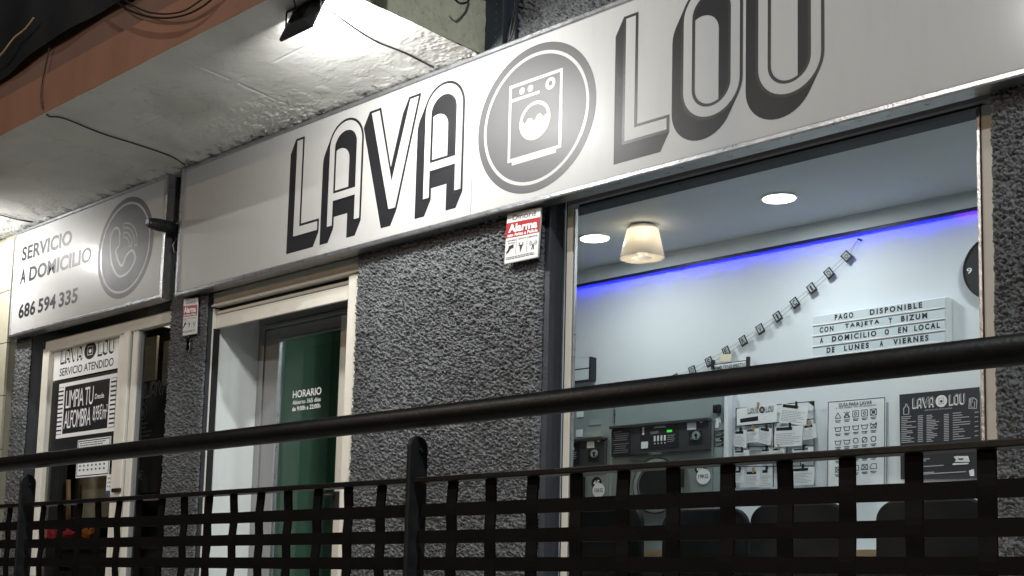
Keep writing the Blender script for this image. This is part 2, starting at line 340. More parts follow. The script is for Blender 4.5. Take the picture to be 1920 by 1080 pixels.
# shop rooms
BW = 2.5
st(B().box(-7.8, -1.0, BW, BW+.1, 0, 3.0), 'back_wall', 'wall')
st(B().box(-7.8, -1.0, .20, BW+.1, 3.0, 3.1), 'shop_ceiling', 'ceil')
st(B().box(-1.0, -.9, .22, BW+.1, 0, 3.1), 'right_wall', 'wall')
st(B().box(-8.6, -7.2, 1.45, 1.5, 0, 2.998), 'green_back_wall', 'green')
st(B().box(-7.86, -7.805, .25, 1.45, 0, 2.998), 'green_side_wall', 'green')
st(B().box(-7.805, -6.0, .62, .70, 2.66, 2.998), 'door_lintel_wall', 'green')
st(B().box(-6.0, -4.62, .255, .33, 0, 2.998), 'inner_pier_wall', 'wall')
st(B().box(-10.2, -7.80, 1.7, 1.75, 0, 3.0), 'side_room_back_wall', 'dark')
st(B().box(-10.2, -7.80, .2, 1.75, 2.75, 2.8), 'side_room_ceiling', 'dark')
# cornice above back wall
st(B().box(-6.55, -1.0, BW-.05, BW, 2.905, 3.0), 'wall_cornice', 'wall')

# ================================================================== FACADE
fac = thing('shop_building', 'ground floor facade in dark charcoal stippled render around the shop openings', 'building', (-6, .3, 0))
rough_wall('stippled_render', -6.0, -4.594, .05, 2.64, WY, fac)
rough_wall('stippled_render', -7.93, -7.5, .05, 2.64, WY, fac)
rough_wall('stippled_render', -10.19, -9.94, .4, 2.64, WY, fac, step=.007)
rough_wall('stippled_render', -2.405, -1.75, .05, 2.64, WY, fac)
rough_wall('stippled_render', -4.80, -2.3, 3.40, 4.05, WY, fac)
rough_wall('stippled_render', -7.96, -7.7, 2.55, 3.50, WY+.01, fac, step=.008)
def fbox(n, m, *a, **k): return B().box(*a).done(n, m, fac, **k)
fbox('wall_core', 'smooth', -6.0, -4.596, WY+.004, .25, 0, 2.70)
fbox('wall_core', 'smooth', -7.93, -7.502, WY+.004, .60, 0, 2.70)
fbox('wall_core', 'smooth', -10.19, -9.945, WY+.004, .5, 0, 2.70)
fbox('wall_core', 'smooth', -2.403, -.6, WY+.004, .25, 0, 2.70)
fbox('lintel', 'smooth', -12.2, -.6, WY+.014, .6, 2.70, 3.46)
fbox('upper_wall', 'smooth', -12.2, -.6, WY+.004, .6, 3.46, 6.5)
fbox('window_reveal', 'smooth', -4.596, -4.558, WY-.004, .198, .36, 2.70, bevel=.004)
fbox('window_sill', 'smooth', -4.6, -2.40, .05, .45, .30, .36, bevel=.006)
fbox('wall_below_window', 'smooth', -4.596, -2.403, WY+.006, .45, 0, .30)
# duct with its cables
duct = thing('downpipe_casing', 'smooth dark blue-grey boxed downpipe rising behind the sign beside the canopy end', 'pipe casing', (-4.93, .06, 3.5))
B().box(-5.02, -4.86, .03, WY, 3.50, 6).done('casing', 'smooth', duct, bevel=.006)
B().box(-4.86, -4.80, .06, WY, 3.50, 6).done('side_strip', 'smooth', duct, bevel=.004)
for k in range(9): B().disc((-4.905, 3.53+.045*k), .003, .026, .03, 8).done('rivet', 'pole', duct)
# neighbour
nb = thing('neighbour_building', 'neighbouring wall clad in cream tiles at the far left edge', 'building', (-10.7, 0, 0))
B().box(-12.2, -10.20, .03, .6, -.2, 6.0).done('backing', 'grout', nb)
for r in range(8):
    for c in range(3):
        x1 = -10.196-c*.45; z1 = 3.46-r*.44
        B().box(x1-.444, x1, .0, .028, z1-.434, z1).done('tile', 'tile', nb, bevel=.003)

# ================================================================== CANOPY
can = thing('balcony_slab', 'weathered concrete balcony slab with terracotta painted edge above the signs', 'balcony', (-8, -.6, 3.5))
CY, CZ, SLOPE = -1.172, 3.503, .040
CZE = CZ-SLOPE*CY
nx, ny = 900, 170
X, Yg = np.meshgrid(np.linspace(-12.2, -4.99, nx), np.linspace(CY+.002, WY-.003, ny))
nr = np.clip((Yg+.60)/.60, 0, 1)**1.3
n1 = vnoise(X*1.0, Yg*2.4+X*.35, 26); n2 = vnoise(X+4, Yg*3+X*.4, 60); n3 = vnoise(X, Yg, 3.0); n4 = vnoise(X+7, Yg+2, 12); n5 = vnoise(X*1.5, Yg*5+X, 110)
flake = np.clip((n4+.35*n2-.62)*5, 0, 1)
patch = np.clip((vnoise(X+3, Yg*.6, 1.1)-.30)*3, 0, 1)
Z = CZ-SLOPE*Yg+.010*(n3-.5)+nr*patch*(-.012*(n1-.4)-.012*(n2-.5)-.013*(n5-.5))-.003*flake*(.25+nr)+.0012*(n5-.5)
for xj in (-7.95, -9.9, -6.3):                      # board joints across the soffit
    Z += .006*np.exp(-((X-xj-.02*np.sin(Yg*6))/.006)**2)*(vnoise(X*0+xj, Yg, 9) > .3)
Z += .004*np.exp(-((Yg+.66+.02*np.sin(X*2))/.005)**2)*(vnoise(X, Yg*0, 3) > .45)
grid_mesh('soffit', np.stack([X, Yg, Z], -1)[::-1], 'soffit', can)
B().box(-12.2, -4.99, CY+.002, WY, CZE+.02, 3.80).done('slab_core', 'slabend', can)
# end face
P = []; 
zz = np.linspace(0, 1, 30); yy = np.linspace(CY, WY, 120); YY, ZZ = np.meshgrid(yy, zz); ZZ = (CZ-SLOPE*YY-.004)*(1-ZZ)+3.80*ZZ
XX = -4.985+.006*(vnoise(YY, ZZ, 20)-.5)+.004*(vnoise(YY, ZZ, 60)-.5)
grid_mesh('slab_end', np.stack([XX, YY, ZZ], -1), 'slabend', can)
fx = np.linspace(-12.2, -4.985, 400)
FX, FZ = np.meshgrid(fx, np.linspace(CZE-.003, 3.809, 16)); FYg = CY+.004*(vnoise(FX, FZ, 5)-.5)
grid_mesh('lower_fascia', np.stack([FX, FYg, FZ], -1), 'terra', can)
B().box(-12.2, -4.985, CY+.004, CY+.06, 3.803, 3.809).done('fascia_ledge', 'terra', can)
B().box(-12.2, -4.985, CY+.022, CY+.06, 3.809, 3.824).done('shadow_joint', 'dark', can)
FX, FZ = np.meshgrid(fx, np.linspace(3.824, 4.5, 14)); FYg = CY+.020+.004*(vnoise(FX, FZ, 4)-.5)
grid_mesh('upper_fascia', np.stack([FX, FYg, FZ], -1), 'terra_shade', can)
# black sheet stands in for the shade on the wall above the fascia
shd = thing('balcony_shade_sheet', 'black sheet added for the shade on the wall above the terracotta edge', 'sheet', (-7, -1.2, 3.9))
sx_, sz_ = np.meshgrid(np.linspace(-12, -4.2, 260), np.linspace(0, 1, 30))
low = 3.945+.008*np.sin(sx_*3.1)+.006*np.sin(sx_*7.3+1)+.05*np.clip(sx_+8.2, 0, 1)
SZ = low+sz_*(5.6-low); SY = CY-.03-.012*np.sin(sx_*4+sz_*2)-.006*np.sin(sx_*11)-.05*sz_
grid_mesh('shade_sheet', np.stack([sx_, SY, SZ], -1), mat('shade_black', (.005, .0055, .007), .6, var=.3, scale=3), shd)
B().tube([(-8.3+.05*k, CY-.10, 4.0+.012*k+.01*math.sin(k)) for k in range(14)], .006, 6).done('brown_edge_line', 'woodedge', shd)

# ================================================================== MAIN SIGN
ms = thing('main_shop_sign', 'long white fascia sign reading LAVA LOU with round washing machine emblem', 'sign', (-4.5, 0, ZB))
SX0, SX1, SEAM = -7.762, -1.25, -5.022
SD = .088
def bevel_trim(b, x0, x1, z0, z1, w=.026, y=-.006):
    pass
B().box(SX0+.02, SEAM-.0015, 0, .02, ZB+.02, ZT-.02).done('sign_panel', 'panel', ms)
B().box(SEAM+.0015, SX1-.02, 0, .02, ZB+.02, ZT-.02).done('sign_panel', 'panel', ms)
B().box(SX0+.01, SX1-.01, .022, SD, ZB+.012, ZT-.012).done('sign_case', 'alu', ms)
def trims(root, X0, X1, Z0, Z1, w=.030):
    y0, y1 = -.010, SD
    def bar(pts):      # pts: (x,z) outer a->b, inner a->b ; chamfered profile
        (ax, az), (bx, bz), (cx, cz), (dx, dz) = pts   # outer a,b ; inner d,c
        mx = lambda p, q, t: (p[0]+(q[0]-p[0])*t, p[1]+(q[1]-p[1])*t)
        a, b, c, d = pts; a2 = mx(a, d, .25); b2 = mx(b, c, .25); a3 = mx(a, d, .8); b3 = mx(b, c, .8)
        V = lambda p, y: (p[0], y, p[1])
        bb = B(); vs = [V(a, y1), V(b, y1), V(a, y0+.005), V(b, y0+.005), V(a2, y0), V(b2, y0), V(a3, y0), V(b3, y0), V(d, y0+.006), V(c, y0+.006), V(d, .001), V(c, .001)]
        bb.add(vs, [(2, 0, 1, 3), (4, 2, 3, 5), (6, 4, 5, 7), (8, 6, 7, 9), (10, 8, 9, 11), (0, 10, 11, 1), (0, 2, 4, 6, 8, 10), (1, 11, 9, 7, 5, 3)])
        me_ = bb.done('trim', 'alu', root); bm = bmesh.new(); bm.from_mesh(me_.data); bmesh.ops.recalc_face_normals(bm, faces=bm.faces); bm.to_mesh(me_.data); bm.free()
    bar([(X0, Z0), (X1, Z0), (X1-w, Z0+w), (X0+w, Z0+w)])
    bar([(X1, Z1), (X0, Z1), (X0+w, Z1-w), (X1-w, Z1-w)])
    bar([(X0, Z1), (X0, Z0), (X0+w, Z0+w), (X0+w, Z1-w)])
    bar([(X1, Z0), (X1, Z1), (X1-w, Z1-w), (X1-w, Z0+w)])
trims(ms, SX0, SX1, ZB, ZT)
# --- letters
def arc(cx, cz, rx, rz, a0, a1, n=14):
    return [(cx+rx*math.cos(math.radians(a0+(a1-a0)*i/n)), cz+rz*math.sin(math.radians(a0+(a1-a0)*i/n))) for i in range(n+1)]
def area(c): return sum(c[i][0]*c[(i+1) % len(c)][1]-c[(i+1) % len(c)][0]*c[i][1] for i in range(len(c)))/2
def offset_poly(c, t):                                # move the border inwards by t (c counter-clockwise)
    n = len(c); out = []
    for i in range(n):
        p0, p1, p2 = Vector(c[i-1]), Vector(c[i]), Vector(c[(i+1) % n])
        d1 = (p1-p0).normalized(); d2 = (p2-p1).normalized(); n1 = Vector((-d1.y, d1.x)); n2 = Vector((-d2.y, d2.x))
        m = n1+n2; m = m.normalized() if m.length > 1e-6 else n1
        out.append(tuple(p1+m*(t/max(.35, m.dot(n1)))))
    return out
LZ0, LZ1 = 2.768, 3.403; ST = .083; OFF = (-.0475, -.085)
def L_shape(x0, x1): return [[(x0, LZ0), (x1, LZ0), (x1, LZ0+.083), (x0+.084, LZ0+.083), (x0+.084, LZ1), (x0, LZ1)]]
def A_shape(x0, x1):
    w = x1-x0; r = w/2; c = (x0+x1)/2; s = .074
    out = [(x0, LZ0), (x0+s, LZ0), (x0+s, 2.917), (x1-s, 2.917), (x1-s, LZ0), (x1, LZ0)]+arc(c, 3.258, r, .157, 0, 180, 20)
    hole = [(x0+s, 2.991)]+arc(c, 3.252, r-s, .076, 180, 0, 14)+[(x1-s, 2.991)]
    return [out, hole]
def V_shape(x0):
    return [[(x0, 3.403), (x0+.179, LZ0), (x0+.256, LZ0), (x0+.424, 3.403), (x0+.327, 3.403), (x0+.208, 2.985), (x0+.097, 3.403)]]
def O_shape(x0, x1, open_top=False):
    c = (x0+x1)/2; r = (x1-x0)/2; s = .074; zt = 3.427; zb = 2.772
    out = arc(c, zb+r, r, r, 180, 360, 20)+arc(c, zt-r, r, r, 0, 180, 20)
    ri = r-s; hole = (arc(c, zb+r, ri, ri, 180, 360, 16)+arc(c, zt-r, ri, ri, 0, 180, 16))[::-1]
    return [out, hole]
def U_shape(x0, x1):
    c = (x0+x1)/2; r = (x1-x0)/2; s = .074; zb = 2.772; ri = r-s; zt = 3.42
    return [arc(c, zb+r, r, r, 180, 360, 20)+[(x1, zt), (x1-s, zt)]+arc(c, zb+r, ri, ri, 360, 180, 16)+[(x0+s, zt), (x0, zt)]]
def make_letter(shape, root, y=0, off=OFF, ol=.0145, dark='vinyl', face='face', line='black', step=.00025, name='letter'):
    # shadow: sweep every leading edge
    bs = B(); layer = y-.0004
    for ci, c in enumerate(shape):
        if (area(c) < 0) != (ci > 0): c = c[::-1]
        shape[ci] = c; n = len(c)
        lead = []
        for i in range(n):
            a, b_ = c[i], c[(i+1) % n]; d = (b_[0]-a[0], b_[1]-a[1]); nrm = (d[1], -d[0])     # outward for ccw, into the hole for cw
            lead.append(nrm[0]*off[0]+nrm[1]*off[1] > 1e-9)
        runs = []; 
        start = next((i for i in range(n) if lead[i] and not lead[i-1]), None)
        if start is None: continue
        cur = []
        for k in range(n):
            i = (start+k) % n
            if lead[i]: cur.append(i)
            elif cur: runs.append(cur); cur = []
        if cur: runs.append(cur)
        for run in runs:
            for i in run:
                a, b_ = c[i], c[(i+1) % n]
                bs.add([(a[0], layer, a[1]), (a[0]+off[0], layer, a[1]+off[1]), (b_[0]+off[0], layer, b_[1]+off[1]), (b_[0], layer, b_[1])], [(0, 1, 2, 3)])
            layer -= step
    L = bs.done(name, dark, root)
    layer -= .0003
    B().region(shape, layer).done('outline', line, L)
    inner = []
    for ci, c in enumerate(shape): inner.append(offset_poly(c, ol))
    B().region(inner, layer-.0006).done('letter_face', face, L)
    return L
make_letter(L_shape(-6.521, -6.267), ms)
make_letter(A_shape(-6.205, -5.891), ms)
make_letter(V_shape(-5.849), ms)
make_letter(A_shape(-5.398, -5.087), ms)
make_letter(L_shape(-4.053, -3.789), ms)
make_letter(O_shape(-3.730, -3.411), ms)
make_letter(U_shape(-3.349, -3.028), ms)
# --- emblem
C0 = (-4.597, 3.042)
em = B().disc(C0, .387, -.0006, 0, 72).done('round_emblem', 'vinylc', ms)
def ring(b, c, r1, r0, y, n=72): return b.disc(c, r1, y-.0004, y, n, ri=r0)
ring(B(), C0, .345, .328, -.0008).done('ring', 'face', em)
mb = B(); y = -.001
x0, x1, z0, z1 = -4.772, -4.420, 2.845, 3.257; t = .017
for a in ((x0, x1, z1-t, z1), (x0, x0+t, z0, z1-t), (x1-t, x1, z0, z1-t), (x0+t, x1-t, z0, z0+t), (-4.742, -4.452, z0-.019, z0), (x0+t, -4.569, 3.164, 3.180)):
    mb.box(a[0], a[1], y-.0004, y, a[2], a[3])
mb.disc((-4.685, 3.208), .018, y-.0004, y, 20); mb.disc((-4.629, 3.207), .018, y-.0004, y, 20)
ring(mb, (-4.498, 3.197), .032, .013, y, 28)
dc = (-4.596, 3.029); R_ = .101; Ri = .084
ring(mb, dc, R_, Ri, y, 40)
wave = [(dc[0]+Ri*math.cos(math.radians(a)), dc[1]+Ri*math.sin(math.radians(a))) for a in range(168, 373, 8)]
wave = wave[:]                                  # from left, round the bottom, to right
top = [(dc[0]+.078, dc[1]+.018), (dc[0]+.055, dc[1]+.006), (dc[0]+.035, dc[1]+.030), (dc[0]+.018, dc[1]+.026), (dc[0]-.004, dc[1]-.002), (dc[0]-.024, dc[1]+.018), (dc[0]-.045, dc[1]+.020), (dc[0]-.064, dc[1]-.004)]
mb.region([wave+top], y-.0004)
mb.done('washing_machine_outline', 'face', em)

# ================================================================== PHONE SIGN
ps = thing('home_service_sign', 'shorter white sign reading SERVICIO A DOMICILIO with phone number and handset emblem', 'sign', (-9.05, 0, 2.6))
PX_0, PX_1, PZ0, PZ1 = -10.170, -7.925, 2.612, 3.502
B().box(PX_0+.02, PX_1-.02, 0, .02, PZ0+.02, PZ1-.02).done('sign_panel', 'panel', ps)
B().box(PX_0+.01, PX_1-.01, .022, SD, PZ0+.012, PZ1-.012).done('sign_case', 'alu', ps)
trims(ps, PX_0, PX_1, PZ0, PZ1)
for txt, xa, xb, za, zb_ in (('SERVICIO', -10.034, -9.236, 3.233, 3.352), ('A', -10.036, -9.94, 3.043, 3.163), ('DOMICILIO', -9.885, -8.92, 3.043, 3.163), ('686', -10.021, -9.745, 2.754, 2.872), ('594', -9.70, -9.42, 2.754, 2.872), ('335', -9.37, -9.088, 2.754, 2.872)):
    put_text(B(), txt, xa, xb, za, zb_, -.0012, bold=.030, spacing=1.04).done('lettering', 'ink', ps)
C1 = (-8.453, 3.064)
e2 = B().disc(C1, .374, -.0006, 0, 72).done('round_emblem', 'vinylc', ps)
ring(B(), C1, .336, .319, -.0008).done('ring', 'face', e2)
def stroke(b, pts, w, y, close=False):
    pts = [Vector(p) for p in pts]; n = len(pts); L_, R2 = [], []
    for i, p in enumerate(pts):
        a = pts[i-1] if (i or close) else p; c = pts[(i+1) % n] if (i < n-1 or close) else p
        d = (c-a).normalized(); nn = Vector((-d.y, d.x))*w/2; L_.append(p+nn); R2.append(p-nn)
    k = n if close else n-1
    for i in range(k):
        j = (i+1) % n; b.quad((R2[i].x, y, R2[i].y), (R2[j].x, y, R2[j].y), (L_[j].x, y, L_[j].y), (L_[i].x, y, L_[i].y))
    return b
pb = B(); cx, cz = C1
def bez(pts, n=10):
    out = []
    for i in range(len(pts)):
        p0, p1, p2, p3 = [Vector(pts[(i+k-1) % len(pts)]) for k in range(4)]
        for k in range(n):
            t_ = k/n; out.append(.5*((2*p1)+(-p0+p2)*t_+(2*p0-5*p1+4*p2-p3)*t_*t_+(-p0+3*p1-3*p2+p3)*t_**3))
    return out
hand = bez([(cx-.20, cz+.10), (cx-.16, cz+.17), (cx-.09, cz+.15), (cx-.075, cz+.04), (cx-.12, cz-.01), (cx-.03, cz-.13), (cx+.035, cz-.06), (cx+.11, cz-.04), (cx+.15, cz-.11), (cx+.07, cz-.19), (cx-.06, cz-.20), (cx-.17, cz-.08)])
stroke(pb, hand, .016, -.0012, True)
pb.done('phone_handset', 'face', e2)
for r_ in (.115, .185):
    o_ = [(cx-.02+r_*math.cos(math.radians(a)), cz+.0+r_*math.sin(math.radians(a))) for a in range(-2, 98, 6)]
    i_ = [(cx-.02+(r_-.035)*math.cos(math.radians(a)), cz+.0+(r_-.035)*math.sin(math.radians(a))) for a in range(94, -6, -6)]
    stroke(B(), o_+i_, .009, -.0012, True).done('sound_wave', 'face', e2)

# ================================================================== FLOODLIGHTS
def look(o, d): o.rotation_euler = Vector(d).to_track_quat('-Z', 'Y').to_euler()
def floodlight(loc, label, aim, wcol=(1, .99, .96), gain=1):
    f = thing('floodlight', label, 'floodlight', loc, 'floodlights under the balcony slab')
    x = Vector(aim).normalized(); upv = Vector((0, 0, 1)); s_ = upv.cross(x).normalized(); t_ = x.cross(s_)
    R3 = Matrix((s_, t_, x)).transposed()            # local x=side, y=up-ish, z=aim
    def tr(b): b.v = [tuple(Vector(loc)+R3 @ Vector(v)) for v in b.v]; return b
    w, h = .125, .100
    hb = B(); hb.add([(-w, -h, 0), (w, -h, 0), (w, h, 0), (-w, h, 0), (-w, -h, -.018), (w, -h, -.018), (w, h, -.018), (-w, h, -.018), (-w*.55, -h*.5, -.04), (w*.55, -h*.5, -.04), (w*.55, h*.5, -.04), (-w*.55, h*.5, -.04)],
                     [(0, 1, 2, 3), (0, 4, 5, 1), (1, 5, 6, 2), (2, 6, 7, 3), (3, 7, 4, 0), (4, 8, 9, 5), (5, 9, 10, 6), (6, 10, 11, 7), (7, 11, 8, 4), (8, 11, 10, 9)])
    tr(hb).done('housing', 'blackp', f, bevel=.004)
    tr(B().box(-w*.86, w*.86, -h*.84, h*.84, .001, .004)).done('lens', 'flood', f)
    fins = B()
    for k in range(7): fins.box(-.05+k*.0155, -.05+k*.0155+.003, -.035, .035, -.052, -.04)
    tr(fins).done('cooling_fins', 'blackp', f)
    br = B(); L0 = Vector(loc)
    sL = L0+R3 @ Vector((-w-.008, 0, -.01)); sR = L0+R3 @ Vector((w+.008, 0, -.01)); top_z = CZ-SLOPE*loc[1]-.004
    br.tube([sL, Vector((sL.x, sL.y, top_z-.004)), Vector((sR.x, sR.y, top_z-.004)), sR], .006, 6)
    br.done('bracket', 'blackp', f)
    lp = L0+R3 @ Vector((0, 0, -.05)); B().tube([lp, lp+Vector((.03, -.05, .05)), lp+Vector((.07, -.02, .07)), lp+Vector((.09, .05, .06)), Vector((loc[0]+.1, loc[1]+.12, CZ-SLOPE*(loc[1]+.12)-.005))], .004, 6, closed=False).done('lead', 'cable', f)
    ld = bpy.data.lights.new('floodlight_lamp', 'AREA'); ld.shape = 'RECTANGLE'; ld.size = .20; ld.size_y = .18; ld.energy = P_FLOOD*gain; ld.color = wcol
    lo = bpy.data.objects.new('floodlight_lamp', ld); COL.objects.link(lo); lo.parent = f
    lo.location = R3 @ Vector((0, 0, .008)); look(lo, aim)
    return f
floodlight(tuple(atz(570, 38, 3.455)), 'black floodlight under the balcony slab aimed at the LAVA LOU sign', (0, .907, -.42))
floodlight((-10.14, -.74, 3.42), 'black floodlight lighting the phone number sign at far left', (0, .907, -.42), gain=.58)

# ================================================================== STREET LAMPS (behind and beside the camera)
def street_lamp(loc, aim, power, col, m, label, size=.35, spot=None):
    g = thing('street_lamp', label, 'street lamp', (loc[0]-.0, loc[1]-1.2, -1.1), 'street lamps')
    bx, by = loc[0], loc[1]-1.2
    B().tube([(bx, by, -1.1), (bx, by, loc[2]-.4), (bx, by+.1, loc[2]-.05), (bx, by+.5, loc[2]+.1), (bx, loc[1]-.2, loc[2]+.1)], [.09, .06, .05, .045, .04], 12).done('pole', 'pole', g, smooth=True)
    B().box(loc[0]-.16, loc[0]+.16, loc[1]-.35, loc[1]+.3, loc[2]+.05, loc[2]+.16).done('lamp_head', 'pole', g, bevel=.03)
    B().box(loc[0]-.12, loc[0]+.12, loc[1]-.25, loc[1]+.2, loc[2]+.035, loc[2]+.048).done('lens', m, g)
    ld = bpy.data.lights.new('street_lamp_light', 'SPOT'); ld.energy = power; ld.color = col; ld.spot_size = math.radians(120); ld.spot_blend = .4; ld.shadow_soft_size = size*.25
    lo = bpy.data.objects.new('street_lamp_light', ld); COL.objects.link(lo); lo.parent = g
    lo.location = Vector(loc)-g.location-Vector((0, 0, .05)); look(lo, Vector(aim)-Vector(loc))
street_lamp((-5.8, -9.2, 6.9), (-5, 0, 1.5), P_STREET_C, (1, .98, .95), 'flood', 'white street lamp across the street, close to the facing facade')
street_lamp((3.6, -6.5, 9.6), (-6, 0, 1), P_STREET_D, (.93, .98, 1), 'flood', 'white street lamp right of the camera')
street_lamp((-9, -25, 7.6), (-6, 0, 2), P_SODIUM, (1, .71, .44), 'sodium', 'orange street lamp far behind the camera')

# ================================================================== WINDOW
win = thing('shop_window', 'large shop window with thin cream frame looking into the laundry', 'window', (-3.5, .2, .36))
FY = .2
B().box(-4.542, -4.503, FY, FY+.03, .36, 2.64).done('frame', 'cream', win, bevel=.004)
B().box(-4.556, -4.541, FY+.012, FY+.06, .36, 2.66).done('seal', 'dark', win)
B().box(-4.5025, -4.494, FY+.006, FY+.026, .36, 2.60).done('seal', 'alu', win)
B().box(-2.492, -2.405, FY, FY+.06, .36, 2.60).done('frame', 'cream', win, bevel=.004)
B().box(-2.508, -2.494, FY-.005, FY+.05, .36, 2.598).done('seal', 'alu', win, bevel=.002)
B().box(-4.556, -2.405, FY+.01, FY+.09, 2.648, 2.70).done('frame_head', 'smooth', win, bevel=.004)
B().box(-4.54, -2.44, FY-.005, FY+.05, 2.612, 2.645).done('frame_head', 'greyframe', win, bevel=.006)
B().box(-4.478, -2.494, FY+.012, FY+.05, 2.600, 2.611).done('seal', 'dark', win)
B().box(-4.478, -2.494, FY, FY+.06, .36, .42).done('frame', 'cream', win, bevel=.004)
B().quad((-4.500, FY+.018, .40), (-2.50, FY+.018, .40), (-2.50, FY+.018, 2.605), (-4.500, FY+.018, 2.605)).done('pane', 'glass', win)

# ================================================================== DOORWAY
dw = thing('entrance_doorway', 'recessed entrance with cream shutter housing, white side panel and grey framed glass door', 'doorway', (-6.8, .15, 0))
DY = .135
cd_ = lambda n, m, *a, **k: B().box(*a).done(n, m, dw, **k)
cd_('shutter_guide', 'cream', -7.552, -7.490, DY, DY+.07, 0, 2.50, bevel=.004)
cd_('shutter_guide', 'cream', -6.118, -6.030, DY-.012, DY+.07, 0, 2.497, bevel=.004)
cd_('side_frame', 'cream', -7.60, -7.554, DY+.01, DY+.07, 0, 2.60, bevel=.004)
cd_('side_frame', 'cream', -6.028, -6.002, DY-.004, DY+.05, 0, 2.60)
cd_('shutter_head', 'cream', -7.60, -6.002, DY, DY+.06, 2.512, 2.605, bevel=.004)
cd_('head_drip', 'cream', -7.56, -6.02, DY-.014, DY-.001, 2.508, 2.522, bevel=.003)
cd_('shutter_slot', 'dark', -7.488, -6.12, DY+.05, DY+.1, 2.46, 2.511)
cd_('shutter_slat', 'cream', -7.488, -6.12, DY+.028, DY+.045, 2.463, 2.484, bevel=.003)
cd_('shutter_slat', 'cream', -7.488, -6.12, DY+.024, DY+.045, 2.366, 2.456, bevel=.004)
cd_('seal', 'dark', -7.489, -7.478, DY+.004, DY+.05, 0, 2.36)
# white side panel, gently ribbed
ys = np.linspace(DY+.06, .60, 90); zs = np.linspace(0, 2.62, 4); Yj, Zj = np.meshgrid(ys, zs)
Xj = -7.488-.0022*(.5-.5*np.cos((Yj-.14)*2*math.pi/.115))*(Yj < .5)
grid_mesh('side_panel', np.stack([Xj, Yj, Zj], -1)[::-1], 'jamb', dw)
cd_('recess_ceiling', 'greyframe', -7.5, -5.99, DY+.06, .62, 2.64, 2.70)
cd_('right_reveal', 'smooth', -6.0, -5.95, WY+.03, .62, 0, 2.64)
IY = .52
cd_('door_frame', 'greyframe', -7.486, -7.425, IY, IY+.08, 0, 2.64, bevel=.004)
cd_('door_frame', 'greyframe', -7.423, -6.0, IY, IY+.08, 2.42, 2.64, bevel=.004)
cd_('door_frame', 'greyframe', -7.424, -6.0, IY-.014, IY-.001, 2.405, 2.432, bevel=.004)
dl = thing('glass_door', 'grey framed glass door with opening hours lettered on green tinted glass', 'door', (-6.9, IY, 0))
dd = lambda n, m, *a, **k: B().box(*a).done(n, m, dl, **k)
dd('stile', 'greyframe', -7.420, -7.275, IY+.012, IY+.07, .02, 2.40, bevel=.004)
dd('stile', 'cream', -6.645, -6.555, IY+.012, IY+.07, .02, 2.40, bevel=.004)
dd('stile', 'cream', -6.545, -6.43, IY+.012, IY+.07, .02, 2.40, bevel=.004)
dd('rail', 'greyframe', -7.274, -6.647, IY+.012, IY+.07, 2.325, 2.40, bevel=.004)
dd('rail', 'greyframe', -7.274, -6.647, IY+.012, IY+.07, .02, .14, bevel=.004)
dd('glazing_bead', 'alu', -7.274, -7.258, IY+.006, IY+.03, .14, 2.312, bevel=.002)
dd('glazing_bead', 'alu', -7.274, -6.66, IY+.006, IY+.03, 2.312, 2.324, bevel=.002)
B().quad((-7.26, IY+.04, .13), (-6.645, IY+.04, .13), (-6.645, IY+.04, 2.33), (-7.26, IY+.04, 2.33)).done('pane', 'glassdoor', dl)
hb = B(); hb.box(-6.64, -6.59, IY-.015, IY+.011, 1.13, 1.27); hb.done('handle_plate', 'blackp', dl, bevel=.004)
B().tube([(-6.61, IY-.01, 1.24), (-6.61, IY-.06, 1.24), (-6.74, IY-.065, 1.24)], .011, 8).done('handle', 'blackp', dl, smooth=True)
q2 = crop(340, 460, 3.177); yD = IY+.036
def tx_d(t, x0, x1, yb, yt, bold, m='white'):
    a = q2(x0, yb, yD); c = q2(x1, yb, yD); d = q2(x0, yt, yD)
    put_text(B(), t, a.x, c.x, a.z, d.z, yD, bold=bold).done('lettering', m, dl)
tx_d('HORARIO', 663, 832, 912, 868, .018); tx_d('Abierto 365 días', 661, 828, 951, 925, .008); tx_d('de 9:00h a 22:00h', 659, 826, 990, 963, .02)

# ================================================================== SIDE WINDOW (attended service)
sw = thing('service_window', 'cream framed sliding window with black and white laundry stickers', 'window', (-8.9, .14, 0))
WYs = .135
sd = lambda n, m, *a, **k: B().box(*a).done(n, m, sw, **k)
sd('frame', 'cream', -9.820, -9.715, WYs, WYs+.07, .3, 2.50, bevel=.006)
sd('frame_head', 'cream', -9.78, -7.95, WYs-.004, WYs+.06, 2.475, 2.56, bevel=.006)
sd('sash_stile', 'cream', -8.680, -8.610, WYs+.006, WYs+.06, .3, 2.473, bevel=.004)
sd('sash_stile', 'cream', -8.598, -8.520, WYs-.008, WYs+.05, .3, 2.49, bevel=.008)
sd('sash_stile', 'cream', -8.492, -8.425, WYs+.006, WYs+.06, .3, 2.473, bevel=.004)
sd('seal', 'dark', -8.518, -8.494, WYs+.03, WYs+.06, .3, 2.47)
sd('seal', 'dark', -8.609, -8.599, WYs+.03, WYs+.06, .3, 2.47)
sd('seal', 'greyframe', -8.424, -8.400, WYs+.02, WYs+.06, .3, 2.47)
sd('frame_sill', 'cream', -9.82, -7.95, WYs, WYs+.07, .24, .30, bevel=.005)
GYs = WYs+.045
B().quad((-9.714, GYs, .3), (-8.681, GYs, .3), (-8.681, GYs, 2.474), (-9.714, GYs, 2.474)).done('pane', 'glassdark', sw)
B().quad((-8.40, GYs, .3), (-7.93, GYs, .3), (-7.93, GYs, 2.474), (-8.40, GYs, 2.474)).done('pane', 'glassdark', sw)
sd('latch', 'blackp', -8.61, -8.50, WYs-.03, WYs-.009, 1.30, 1.33, bevel=.006)
q3 = crop(60, 600, 4.153); yS = GYs-.002
def P2(x, y, Y=yS): p = q3(x, y, Y); return (p.x, p.z)
